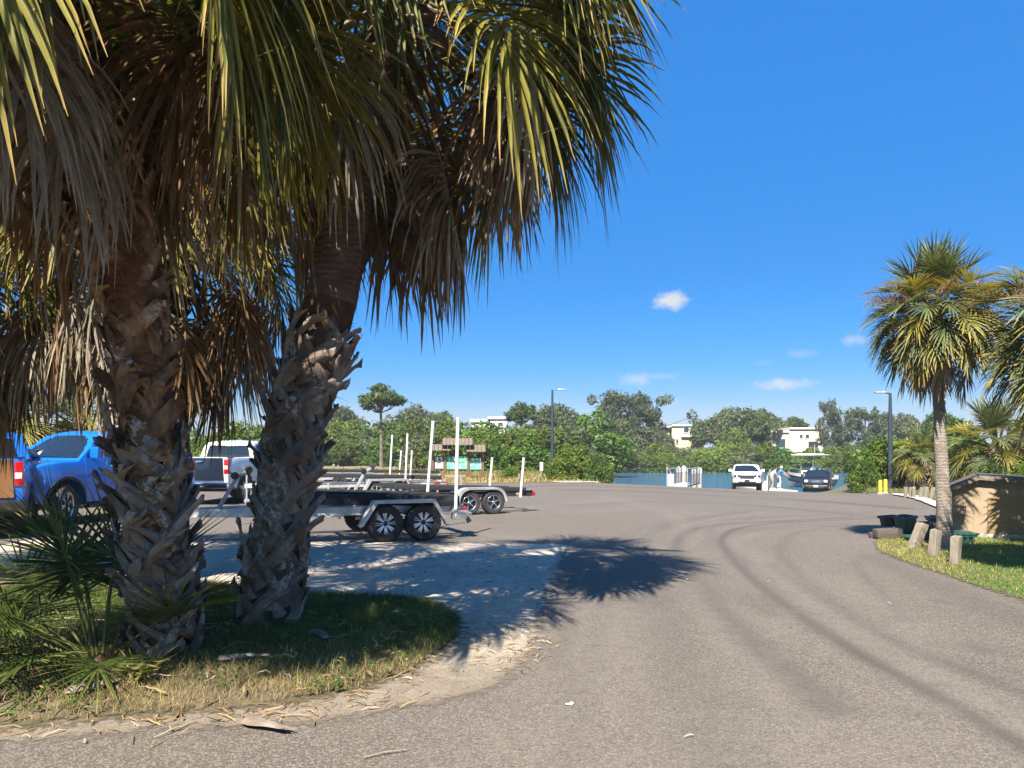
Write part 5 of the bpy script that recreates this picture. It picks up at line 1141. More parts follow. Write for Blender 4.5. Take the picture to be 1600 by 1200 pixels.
# ------------------------------------------------------------------ boat trailers
def trailer(label, near, f, axles, R, rimspec, rail_mat, fender, poles, pole_z, rear, front, tongue, rail_z, bunk_z, fend_mat, pole_lean=.12, hw=1.03, bunk_r=None, extra=None, name='boat_trailer', pole_base=.42, board=False, rear_plate=True):
    """near: middle of the near-side wheels on the ground; f: towards the tongue; the near side is the trailer's left."""
    f = Vector(f).normalized(); left = Vector((-f.y, f.x)); c = Vector(near)-left*hw
    root = empty(name, (c.x, c.y, 0), ang(*f), label, 'boat trailer')
    rw = hw-.28
    for s in (1, -1):
        mb = MB(); z = rail_z      # I-beam rail: two flanges and a web
        for dz in (-.07, .07): mb.bar((rear, s*rw, z+dz), (front, s*rw, z+dz), .075, .012)
        mb.bar((rear, s*rw, z), (front, s*rw, z), .012, .13); mb.bar((front, s*rw, z), (tongue-.3, s*.10, z), .06, .14)
        mb.build('side_rail', rail_mat, root)
        mb = MB(); mb.bar((rear+.1, s*.52, bunk_z-.05), (front-.2, s*.52, bunk_z+.10), .10, .12)
        bo = mb.build('bunk', M['carpet'], root, .015)
        for x in (rear+.35, rear+1.5, .6, front-.5): MB().bar((x, s*.52, rail_z), (x, s*.52, bunk_z-.06+.1*(x-rear)/(front-rear)), .05, .05).build('bunk_bracket', M['galv'], bo)
        if board:
            mb = MB(); mb.bar((rear+.1, s*(rw+.08), bunk_z-.10), (front-.1, s*(rw+.08), bunk_z+.02), .06, .20); mb.build('guide_board', M['carpet'], root, .02)
        for x in axles: wheel(root, (x, s*hw, R), R, .2, rimspec[0], rimspec[1], s, rimspec[2])
        # fender
        x0, x1 = min(axles)-R*1.12, max(axles)+R*1.12; zt = 2*R+.09; w = .24; t = .018
        if fender == 'trap': prof = [(x0-.10, .30), (x0+.16, zt), (x1-.16, zt), (x1+.10, .30)]
        elif fender == 'round': prof = [(x0-.02, .32)]+[(x0+.30-.30*math.cos(a), zt-.30+.30*math.sin(a)) for a in np.linspace(.2, PI/2, 6)]+[(x1-.30+.30*math.sin(a), zt-.30+.30*math.cos(a)) for a in np.linspace(0, PI/2-.2, 6)]+[(x1+.02, .32)]
        else: prof = [(x0-.35, R+.18), (x0-.02, zt-.12), (x0+.12, zt), (x1-.12, zt), (x1+.02, zt-.12), (x1+.35, R+.18)]
        inner = [(x+(.0 if 0 < i < len(prof)-1 else 0), z-t*2) for i, (x, z) in enumerate(prof)]
        mb = MB(); mb.prism(prof+[(x*.985 if i in (0, len(prof)-1) else x, z-.025) for i, (x, z) in reversed(list(enumerate(prof)))], s*(hw-.12), s*(hw+.14))
        lip = [(x, z) for x, z in prof]; low = [(x+(.055 if x < sum(axles)/len(axles) else -.055), z-.055 if 0 < i < len(prof)-1 else z) for i, (x, z) in enumerate(prof)]
        for (a, b, c_, d_) in zip(lip[:-1], lip[1:], low[1:], low[:-1]): mb.prism([a, b, c_, d_], s*(hw+.132), s*(hw+.148))
        mb.build('fender', fend_mat, root, 0, True)
        # guide pole
        if poles is not None:
            px_ = poles; base = Vector((px_, s*(hw-.06), pole_base)); topp = Vector((px_-.10, s*(hw-.06-pole_lean), pole_z))
            mb = MB(); mb.bar((px_, s*rw, rail_z-.02), (px_, s*(hw-.03), rail_z-.04), .05, .05); mb.tube([(px_, s*(hw-.06), rail_z-.05), base], .022, 8); po = mb.build('pole_bracket', M['galv'], root)
            mb = MB(); mb.tube([base, topp], .034, 12); mb.tube([topp, topp+Vector((0, 0, .03))], [.038, .034], 12); mb.build('guide_pole', M['pvc'], root)
        mb = MB(); mb.box((rear-.02, s*(rw-.02), rail_z-.02), (.05, .22, .12)); lb_ = mb.build('tail_lamp', M['red'], root, .012)
        mb = MB(); mb.box((rear+.5, s*(rw+.045), rail_z), (.10, .01, .045)); mb.build('side_marker', M['amber'], root, .003)
    mb = MB()
    for x in (rear+.08, -.1, front-.3, (front-.1)/2): mb.bar((x, -rw, rail_z-.06), (x, rw, rail_z-.06), .06, .07)
    for x in axles: mb.bar((x, -hw, R), (x, hw, R), .06, .06)
    mb.build('crossmembers', M['galv'], root)
    if rear_plate: MB().box((rear-.03, 0, rail_z+.0), (.015, .32, .16)).build('number_plate', M['white'], root, .004)
    mb = MB(); mb.bar((front-.3, 0, rail_z), (tongue, 0, rail_z-.05), .08, .12); mb.box((tongue+.08, 0, rail_z-.03), (.24, .10, .09)); mb.build('tongue', rail_mat, root, .01)
    mb = MB(); b = Vector((tongue-1.0, 0, rail_z)); t_ = Vector((tongue-1.35, 0, rail_z+.62)); mb.bar(b, t_, .07, .07); mb.bar(t_, t_+Vector((-.16, 0, .10)), .06, .06); wp = mb.build('winch_post', M['galv'], root, .006)
    mb = MB(); mb.lathe([(.07, -.05), (.07, .05)], 14, tuple(t_+Vector((.04, .0, .03))), 'Y'); mb.tube([t_+Vector((.04, .06, .03)), t_+Vector((.04, .12, .03)), t_+Vector((.16, .12, .12)), t_+Vector((.16, .2, .12))], .012, 6); mb.build('winch', M['darkframe'], wp)
    mb = MB(); mb.lathe([(.06, -.03), (.075, 0), (.06, .03)], 14, tuple(t_+Vector((-.2, 0, .13))), 'Y'); mb.build('bow_stop', M['rubber'], wp)
    mb = MB(); mb.tube([(tongue-.35, .14, .12), (tongue-.35, .14, rail_z+.35)], .03, 8); mb.lathe([(.09, -.025), (.09, .025)], 14, (tongue-.35, .14, .09), 'Y'); mb.bar((tongue-.35, .05, rail_z), (tongue-.35, .16, rail_z), .05, .05); mb.build('jack', M['galv'], root)
    if extra: extra(root, rear, rw, rail_z, hw)
    return root
def tape(root, rear, rw, rail_z, hw):
    for s in (1, -1):
        for k in range(4): MB().box((rear+.35+k*.5, s*(rw+.044), rail_z), (.22, .008, .05)).build('reflector_tape', M['red'] if k % 2 == 0 else M['white'], root, 0)
def t1x(root, rear, rw, rail_z, hw):
    MB().bar((rear-.05, -.9, rail_z-.1), (rear-.05, .95, rail_z-.1), .12, .05).build('rear_beam', M['alum'], root, .01)
    MB().box((rear+.12, .93, rail_z-.12), (.34, .12, .16)).build('lamp_bracket', M['alum'], root, .02)
    o = MB().tube([(rear+.02, .95, rail_z-.1), (rear-.06, .97, .30)], [.03, .05], 8).build('rear_roller_arm', M['black'], root)
    MB().box((rear-.05, .4, rail_z+.05), (.3, .5, .03)).build('step_pad', M['black'], root, .01)
F1 = (-.92, -.39)
trailer('nearest boat trailer with black spoked wheels, silver fender and tall white guide poles', (-2.0, 14.2), F1, (-.36, .36), .335, (8, M['darkframe'], True), M['alum'], 'trap', -1.03, 2.28, -1.25, 2.4, 4.2, .56, .80, M['alum'], .16, extra=t1x, board=True)
trailer('boat trailer behind it with silver five-spoke wheels and short leaning guide poles', (-.84, 20.5), (-.88, -.47), (-.36, .36), .315, (5, M['alloy'], False), M['darkframe'], 'round', -1.25, 1.48, -1.75, 2.4, 4.2, .52, .66, M['alum'], .0)
trailer('boat trailer further back with two tall white poles behind the nearest trailer', (-4.2, 26.0), (-.9, -.42), (-.42, .42), .34, (6, M['galv'], False), M['alum'], 'trap', -.62, 2.28, -2.2, 3.0, 4.8, .58, .82, M['alum'], .04, extra=tape)
trailer('long three-axle aluminium boat trailer furthest back in the row with reflector tape', (-6.6, 33.0), (-.92, -.39), (-.8, 0, .8), .34, (6, M['darkframe'], False), M['alum'], 'skid', -2.3, 1.75, -3.9, 3.6, 5.6, .60, .85, M['alum'], .05, extra=tape)
# ------------------------------------------------------------------ lamp posts
M['polepaint'] = mat('dark_blue_grey_paint', (.035, .055, .075), .45, .2)
M['yellow'] = mat('yellow_paint', (.72, .52, .03), .5, col2=(.55, .40, .04), nscale=6)
def lamp(label, px, ytop, Y, arm):
    X = (px-800)/FPX*Y; z = zg(X, Y); H = EYE-(ytop-HORY)/FPX*Y-z
    r = empty('lamp_post', (X, Y, z), 0, label, 'lamp post', 'lamp posts beside the lot')
    mb = MB(); mb.lathe([(.16, -.1), (.16, .06), (.12, .12), (.10, .5), (.10, H*.55), (.085, H*.75), (.065, H-.25), (.055, H)], 14); mb.build('pole', M['polepaint'], r)
    mb = MB(); mb.lathe([(.20, 0), (.20, .12), (.14, .18)], 14); mb.build('base_collar', M['polepaint'], r)
    mb = MB(); mb.tube([(0, 0, H-.05), (arm*.22, 0, H+.0), (arm*.5, 0, H+.03)], .035, 8); a = mb.build('arm', M['polepaint'], r)
    mb = MB(); mb.box((arm*.62, 0, H+.02), (.50, .26, .06)); mb.box((arm*.45, 0, H+.05), (.18, .16, .06)); h = mb.build('lamp_head', M['galv'], a, .02)
    MB().box((arm*.64, 0, H-.013), (.36, .2, .012)).build('lens', M['clear'], h)
lamp('dark lamp post left of the water, its arm reaching right', 863, 609, 50.5, 1.0)
lamp('dark lamp post at the right rising from bushes, its arm reaching left', 1391, 614, 35.5, -.75)
# yellow bollards, timber posts
for px, yb, yt, lb in ((1375.5, 772, 752, 'left one of the two yellow bollards beside the boat ramp'), (1383.5, 771, 750.5, 'right one of the two yellow bollards beside the boat ramp')):
    X, Y = G(px, yb); z = zg(X, Y); h = (yb-yt)/FPX*Y+.05
    r = empty('bollard', (X, Y, z), 0, lb, 'bollard', 'yellow bollards')
    MB().lathe([(.075, -.1), (.075, h-.05), (.06, h-.015), (.03, h)], 16).build('pipe', M['yellow'], r); MB().lathe([(.12, -.03), (.12, .03), (.09, .05)], 14).build('footing', M['concrete'], r)
def timber(label, px, yb, yt, wpx, lean, group=None, name='timber_post', rz=.3, cat='post', fb=.0, Y=None, zb=None, seed=1):
    if Y is None: X, Y = G(px, yb)
    else: X = (px-800)/FPX*Y
    z = zg(X, Y) if zb is None else zb; s = Y/FPX; h = (yb-yt)*s; w = wpx*s; rr = random.Random(seed)
    mb = MB(); n = 8; ring = []
    V = []; F = []
    for i, t in enumerate((-.12, 0, .3, .6, .9, 1.0)):
        k = (1.0+rr.uniform(-.04, .04)) if t < 1 else .93
        for k2, (sx, sy) in enumerate(((-1, -.82), (-.82, -1), (.82, -1), (1, -.82), (1, .82), (.82, 1), (-.82, 1), (-1, .82))):
            V.append((sx*w/2*k, sy*w/2*k*.9, t*h+(rr.uniform(-.02, .02)+.05*w*sx if t == 1.0 else 0)))
        if i: F += [((i-1)*8+q, (i-1)*8+(q+1) % 8, i*8+(q+1) % 8, i*8+q) for q in range(8)]
    F.append(tuple(range(40, 48))); mb.add(V, F)
    o = mb.build(name, M['post'], None, 0, True, (X, Y, z+fb), (0, lean, rz)); o.rotation_mode = 'ZYX' if False else 'XYZ'
    o.rotation_euler = Euler((0, 0, rz)).to_matrix().to_4x4().to_euler(); o.matrix_world = Matrix.Translation((X, Y, z+fb))@Matrix.Rotation(lean, 4, 'Y')@Matrix.Rotation(rz, 4, 'Z')
    return tag(o, label, cat, group)
for k, (px, yb, yt, w, l, lb) in enumerate(((1427, 856, 815, 15, .38, 'short weathered stump leaning hard to the right, left of the bare palm'), (1458.5, 869, 828, 14, .10, 'short weathered stump directly in front of the bare palm trunk'), (1492, 882, 838, 14.5, .05, 'short upright weathered stump right of the bare palm'))):
    timber(lb, px, yb, yt, w, l, 'weathered stumps on the right verge', 'timber_stump', .25+k*.2, 'stump', seed=k)
for k, (px, w, l) in enumerate(((1415, 4.5, .0), (1422.5, 4.5, .02), (1428, 4.5, -.04), (1438.5, 5, .12), (1446.5, 5, .1), (1456, 5.5, .2), (1464, 5, .1))):
    lb = ('low timber post farthest left in the row behind the pale path', 'second low timber post from the left behind the pale path', 'third low timber post in the row, tilted slightly left', 'fourth low timber post in the row, tilted right', 'fifth low timber post in the row, pale and tilted right', 'sixth low timber post in the row, leaning most of all', 'last low timber post in the row, half behind the palm trunk')[k]
    timber(lb, px, 776+k*.5, 760.5, w, l, 'low timber posts behind the pale path', seed=20+k, Y=28.3-.15*k, zb=0.02)
for k, (px, yb, yt, w, l, lb) in enumerate(((513, 733, 715, 4, .55, 'field post beside the palm trunk, leaning hard right'), (528, 733, 719, 3, 0, 'upright field post second from the palm trunk'), (541, 736, 726, 4, .6, 'low field post leaning right, third from the palm trunk'), (571, 736, 728, 4, .6, 'small leaning field post left of the trailer poles'), (592, 736, 727, 3, .2, 'small field post behind the left trailer pole'), (616, 738, 726, 4, .0, 'stout field post between trailer poles'),
        (768, 746, 737, 4, .05, 'pale field post right of the kiosk'), (811, 748, 739, 3.6, .03, 'field post right of the small round bush'), (832, 747, 739, 3, 0, 'field post midway to the left lamp post'), (851, 747.5, 738.5, 3.4, 0, 'field post just left of the left lamp post'), (867, 749, 737, 3.2, .02, 'field post just right of the left lamp post'), (873.5, 750, 728, 3.0, .0, 'taller cream field post right of the left lamp post'))):
    Y = 62 if yb < 740 else 48.5; s = Y/FPX; timber(lb, px, yb, yt, w, l, 'posts edging the grass field', 'field_post', .2, seed=50+k, Y=Y, zb=EYE-(yb-HORY)*s if yb < 740 and False else 0.0) if True else None
# small white sign on a post by the footpath
X = (846-800)/FPX*49; s = empty('path_sign', (X, 49, 0), 0, 'small white notice board on a post left of the left lamp post', 'sign')
MB().box((0, .03, .55), (.07, .05, 1.15)).build('post', M['post'], s); MB().box((0, 0, .82), (.20, .02, .55)).build('panel', M['white'], s, .005)
# low timber rail between lot and grass
mb = MB()
r = empty('timber_rail', (-10.2, 40.9, 0), 0, 'long low brown timber rail along the grass edge behind the trailers', 'rail')
for k in range(6): MB().box((-6+2.5*k, 0, .42), (2.48, .16, .16), (0, .0, .0)).build('beam', M['post'], r, .02)
for k in range(7): MB().box((-7.2+2.45*k, 0, .16), (.16, .15, .36)).build('support', M['post'], r, .01)
# ------------------------------------------------------------------ information kiosk
M['kwood'] = mat('brown_stained_timber', (.20, .095, .05), .75, col2=(.13, .06, .035), nscale=6, stretch=(3, 3, .6))
M['kroof'] = mat('brown_roof_boards', (.175, .13, .105), .85, col2=(.13, .095, .075), nscale=5)
M['kdark'] = mat('dark_stained_timber', (.055, .032, .024), .8)
def mapmat(name, a, b, c):
    m, nt, bs, N, L = newmat(name); v = objco(nt)
    col = mixc(nt, ramp(nt, noise(nt, 2.2, 3, .5, v), [(.48, 0.), (.54, 1.)]), a, b); col = mixc(nt, ramp(nt, noise(nt, 7, 2, .4, v), [(.58, 0.), (.62, 1.)]), col, c)
    L(col, bs.inputs['Base Color']); setin(bs, Roughness=.35); return m
KY = 50.0; kc = P(727, HORY, KY); K = empty('information_kiosk', (kc.x, KY, 0), .06, 'brown timber information kiosk with three little roofs and green map boards', 'kiosk')
def kx(px): return (px-800)/FPX*KY-kc.x
def kz(py): return EYE-(py-HORY)/FPX*KY
for px, yt in ((676, 703), (695, 702), (732, 702), (754, 704)): MB().box((kx(px), 0, (kz(yt))/2), (.19, .19, kz(yt)+.05)).build('post', M['kwood'], K, .015)
def kroof(x0, x1, zr, ze, dep, nm='roof'):
    W = x1-x0; n = max(3, int(W/.22)); fr = MB()
    for s in (1, -1):
        fr.bar((x0-.02, s*dep, ze-.05), (x0-.02, 0, zr-.05), .05, .13); fr.bar((x1+.02, s*dep, ze-.05), (x1+.02, 0, zr-.05), .05, .13)
    fr.bar((x0, 0, zr-.09), (x1, 0, zr-.09), .09, .12); ro = fr.build(nm, M['kdark'], K)
    for s in (1, -1):
        for k in range(n):
            xa = x0+W*(k+.5)/n; MB().bar((xa, s*dep*1.08, ze-.03), (xa, -s*.0, zr+.02), W/n-.025, .035).build('roof_board', M['kroof'], ro, 0)
    return ro
kroof(kx(692), kx(738), kz(685.5), kz(695), .62); kroof(kx(673), kx(704), kz(695), kz(703.5), .55); kroof(kx(729), kx(758), kz(696), kz(705.5), .55)
for px0, px1, y0, y1, mm in ((680, 694, 714, 732, mapmat('map_print_grey', (.36, .37, .40), (.24, .28, .32), (.46, .42, .44))), (698, 730, 713, 733, mapmat('map_print_green', (.13, .42, .29), (.20, .46, .34), (.05, .17, .13))), (734, 752, 716, 733.5, mapmat('map_print_teal', (.12, .44, .37), (.22, .48, .42), (.36, .48, .43)))):
    x0, x1 = kx(px0), kx(px1); z0, z1 = kz(y1), kz(y0)
    b = MB(); b.box(((x0+x1)/2, .02, (z0+z1)/2), (x1-x0+.10, .06, z1-z0+.12)); bo = b.build('board', M['kdark'], K, .01)
    MB().box(((x0+x1)/2, -.02, (z0+z1)/2), (x1-x0, .012, z1-z0)).build('map_print', mm, bo)
    t = MB(); rr = random.Random(px0)
    for k in range(5): t.box((x0+(x1-x0)*rr.uniform(.25, .75), -.029, z0+(z1-z0)*rr.uniform(.2, .9)), (rr.uniform(.08, .22), .004, .035))
    t.build('print_blocks', M['kdark'], bo)
mb = MB(); mb.prism([(kx(705)+0, kz(712)), (kx(723), kz(712))]+[(kx(714)+(kx(723)-kx(714))*math.cos(a), kz(709)+(kz(700.5)-kz(709))*math.sin(a)) for a in np.linspace(0, PI, 14)], -.05, .03); mb.build('arched_name_board', M['kdark'], K)
# ------------------------------------------------------------------ shed
M['shedwall'] = mat('tan_shed_wall', (.40, .305, .205), .85, col2=(.33, .25, .165), nscale=2.5, bscale=40, bstr=.15)
M['sheddoor'] = mat('ochre_shed_panel', (.36, .25, .11), .8, col2=(.29, .20, .09), nscale=3, bscale=30)
M['shedroof'] = mat('brown_shed_roofing', (.11, .085, .07), .9, col2=(.07, .055, .045), nscale=8, bscale=30, bstr=.4)
SY = 15.0
def sx(px): return (px-800)/FPX*SY
def sz(py): return EYE-(py-HORY)/FPX*SY
S0 = Vector((sx(1487), SY, 0)); shed = empty('shed', S0, -.52, 'low tan shed with sloping roof edge on the right lawn, dappled with shade', 'shed')
zl_, zp, zr_ = .91, 1.15, 1.0; xm = .45; xe = 2.6; Dp = 2.4
mb = MB(); mb.prism([(0, -.05), (xe, -.05), (xe, zr_-.02), (xm, zp), (0, zl_)], 0, Dp); mb.build('wall', M['shedwall'], shed, .006, False)
for (a, b) in (((-.10, zl_-.02), (xm, zp+.02)), ((xm, zp+.02), (xe+.15, zr_))):
    d = Vector((b[0]-a[0], 0, b[1]-a[1])); n_ = Vector((-d.z, 0, d.x)).normalized()*.035
    mb = MB(); mb.prism([a, b, (b[0]+n_.x, b[1]+n_.z), (a[0]+n_.x, a[1]+n_.z)], -.10, Dp+.12); ro = mb.build('roof', M['shedroof'], shed, .006)
    mb = MB(); mb.bar((a[0], -.108, a[1]-.02), (b[0], -.108, b[1]-.02), .022, .075); mb.build('fascia', M['post'], ro, .004)
for q in range(1, 7):
    x = .36*q+.02; zt = zl_+(zp-zl_)*min(1, x/xm)-.02 if x < xm else zp+(zr_-zp)*(x-xm)/(xe-xm)-.02
    MB().box((x, -.004, zt/2-.05), (.03, .016, zt)).build('batten', M['shedwall'], shed)
x0, x1 = .60, xe-.02; z1 = .79
d = MB().box(((x0+x1)/2, -.012, z1/2+.02), (x1-x0, .03, z1-.06)).build('door', M['sheddoor'], shed, .004)
MB().box(((x0+x1)/2, -.031, 0.33), (x1-x0, .02, .03)).build('door_rail', M['sheddoor'], d)
bx = MB(); bx.box((.12, -.10, .53), (.22, .18, .14)); bo = bx.build('vent_box', M['shedwall'], shed, .008)
MB().box((.236, -.10, .53), (.012, .15, .11)).build('vent_grille', M['black'], bo)
MB().box((.12, -.105, .608), (.25, .22, .016)).build('vent_lid', M['shedwall'], bo)
MB().box((xe/2, -.03, .03), (xe+.1, .08, .10)).build('base_sill', M['concrete'], shed, .01)
# ------------------------------------------------------------------ dumped dark green bins and beam on the verge
M['bingreen'] = mat('dark_green_plastic', (.022, .075, .058), .5, col2=(.035, .105, .08), nscale=4, stretch=(1, 1, 4))
M['bindark'] = mat('charcoal_plastic', (.022, .028, .034), .55, col2=(.035, .042, .045), nscale=5)
M['oldbeam'] = mat('old_dark_timber', (.085, .068, .060), .9, col2=(.13, .105, .09), nscale=5, bscale=18, bstr=.5, stretch=(.6, 3, 3))
def bin_(label, px, yb, w, d, h, rot, m, Yoff=0., lid=False, bulge=0.0, zo=0.):
    X, Y = G(px, yb); Y += Yoff; X = (px-800)/FPX*Y
    r = empty('plastic_bin', (X, Y, zo), 0, label, 'bin', 'dumped bins on the right verge', rot=rot)
    V = []; F = []; t = .025; lv = (0, .15, .4, .7, .92, 1.0)
    def ring(z, k, ins): 
        a, b = w/2*k-ins, d/2*k-ins; c = .06
        return [(-a+c, -b, z), (a-c, -b, z), (a, -b+c, z), (a, b-c, z), (a-c, b, z), (-a+c, b, z), (-a, b-c, z), (-a, -b+c, z)]
    R = [ring(h*q, .88+.12*q+bulge*math.sin(PI*q), 0) for q in lv]+[ring(h*1.0, 1.0, t), ring(h*.05, .9, t)]
    for q in R: V += q
    F = [((i-1)*8+k, (i-1)*8+(k+1) % 8, i*8+(k+1) % 8, i*8+k) for i in range(1, len(R)) for k in range(8)]+[tuple(range(7, -1, -1)), tuple(range(len(V)-8, len(V)))]
    mb = MB(); mb.add(V, F); b = mb.build('tub', m, r)
    mb = MB()
    for z in (h*.93,): mb.box((0, -d/2-.004, z), (w*.98, .03, .05)); mb.box((0, d/2+.004, z), (w*.98, .03, .05)); mb.box((-w/2-.004, 0, z), (.03, d*.9, .05)); mb.box((w/2+.004, 0, z), (.03, d*.9, .05))
    mb.build('rim', m, r, .008)
    mb = MB()
    for k in range(3): mb.box((w*(-.3+.3*k), -d/2*.955-.006, h*.5), (.03, .03, h*.7))
    mb.build('ribs', m, r, .006)
    if lid: mb = MB(); mb.box((0, 0, h+.02), (w+.06, d+.06, .04)); mb.box((0, 0, h+.05), (w*.7, d*.7, .03)); mb.build('lid', m, r, .012)
    return r
bin_('tall curved green bin standing upright at the left of the pile', 1415, 838, .30, .30, .40, (.05, -.10, .5), M['bingreen'], .1, bulge=.06)
bin_('charcoal bin tipped on its side behind the old beam', 1391, 832, .36, .30, .20, (.0, -.06, .1), M['bindark'], .3, zo=.11)
bin_('charcoal bin standing between the leaning stump and the palm trunk', 1450, 846, .30, .34, .34, (.03, .0, .2), M['bindark'], 0.1)
bin_('green bin with lid half hidden behind the bare palm trunk', 1464, 834, .32, .3, .30, (0, .03, -.1), M['bingreen'], .1, lid=True)
bin_('low green box bin lying right of the bare palm trunk', 1503, 849, .36, .3, .16, (0, 0, .12), M['bingreen'], 0., lid=True)
bin_('flat green tray at the foot of the leaning stump', 1424, 846, .26, .22, .10, (0, .05, .4), M['bingreen'], .0)
X, Y = G(1387, 842); r = empty('old_beam', (X, Y, .11), .06, 'old dark timber beam lying at the tip of the right verge', 'beam', rot=(0, -.05, .07))
MB().box((0, 0, 0), (.50, .20, .18)).build('beam', M['oldbeam'], r, .025); MB().lathe([(.02, -.1), (.02, .105)], 8, (.12, 0, 0)).build('bolt', M['galv'], r); MB().box((-.05, .17, -.05), (.42, .12, .12)).build('split_half', M['oldbeam'], r, .02)
# ------------------------------------------------------------------ docks, pilings, boat, people
M['pilecap'] = mat('white_pile_cap', (.78, .77, .73), .5)
M['pilewood'] = mat('pale_piling', (.50, .43, .33), .85, col2=(.38, .32, .24), nscale=4, stretch=(2, 2, .4))
for px, yt, yb, Y, lb in ((1060.5, 729.5, 742, 55.5, 'white-capped piling farthest left, behind the gangway'), (1068.5, 728, 744, 54.5, 'white-capped piling second from left behind the gangway'), (1084.5, 731.5, 754, 53.2, 'white-capped piling left of the right-hand pair'), (1093, 730.5, 754, 52.6, 'white-capped piling farthest right by the floating dock')):
    X = (px-800)/FPX*Y; zt = EYE-(yt-HORY)/FPX*Y; r = empty('piling', (X, Y, -2.3), 0, lb, 'piling', 'white capped dock pilings'); h = zt+2.3
    MB().lathe([(.17, -.3), (.165, h-.22)], 14).build('pile', M['pilewood'], r); MB().lathe([(.185, h-.40), (.185, h-.14), (.02, h+.02)], 14).build('cap', M['pilecap'], r)
def gangway(label, a, b, w, rail_h, n, name='gangway'):
    a = Vector(a); b = Vector(b); d = b-a; L_ = d.length; t = d.normalized(); sd = Vector((t.y, -t.x, 0)).normalized()
    r = empty(name, a, 0, label, 'gangway')
    MB().bar((0, 0, 0), d, w, .10).build('deck', M['kerbpath'], r, .01)
    for s in (1, -1):
        o = sd*(s*w/2); mb = MB(); mb.tube([o+Vector((0, 0, rail_h)), o+d+Vector((0, 0, rail_h))], .035, 8); mb.tube([o+Vector((0, 0, rail_h*.14)), o+d+Vector((0, 0, rail_h*.14))], .025, 8)
        ro = mb.build('railing', M['alum'], r)
        for k in range(n+1):
            p = o+d*(k/n); MB().tube([p+Vector((0, 0, -.05)), p+Vector((0, 0, rail_h))], .03 if k % 4 == 0 else .012, 6).build('baluster', M['galv'] if name == 'gangway' else M['white'], ro)
    return r
gangway('aluminium gangway with white railings leading down to the floating dock left of the SUV', P(1058, 760, 44), P(1079, 755, 51), 1.15, 1.02, 16)
X = (1090-800)/FPX*57; fd = empty('floating_dock', (X, 57, -1.28), .22, 'low grey floating dock between the pilings', 'dock')
mb = MB()
for k in range(12): MB().box((0, -4.7+.85*k, .30), (1.7, .81, .05)).build('deck_plank', M['concrete'], fd, .008)
for s in (1, -1): MB().box((s*.8, 0, .08), (.25, 10, .38)).build('float', M['bindark'], fd, .03)
gp = P(1051, 760, 44.5); t = empty('white_drum', (gp.x-.15, 44.3, gp.z), 0, 'pale blue and white drum at the shore end of the gangway', 'drum')
MB().lathe([(.2, 0), (.21, .3), (.2, .62), (.17, .68)], 16).build('body', mat('pale_blue_plastic', (.45, .62, .66), .5), t); MB().lathe([(.215, .62), (.215, .70), (.1, .73)], 16).build('lid', M['white'], t)
mb = MB(); q = P(1049, 741, 44.6); mb.tube([gp+Vector((.1, .2, .05)), q, P(1041, 725, 44.7)], [.02, .012, .006], 6); tag(mb.build('fishing_rod', M['pvc']), 'thin pale fishing rod leaning over the gangway drum', 'fishing rod')
# right-hand walkway beside the SUV
a = P(1197, 767.5, 53.0); b = P(1204, 757, 66); gangway('white railed walkway running out over the water right of the SUV', P(1192, 768, 51.5), P(1199, 752, 66), .55, 1.0, 18, 'walkway')
wk = empty('dock_walk', ((1211-800)/FPX*57.5, 57.5, -1.02), .0, 'pale concrete dock slab under the two people', 'dock'); MB().box((0, 3, -.15), (2.1, 9.6, .3)).build('slab', M['concrete'], wk, .03); MB().box((1.0, 3, -.06), (.12, 9.5, .14)).build('fender_strip', M['black'], wk, .02)
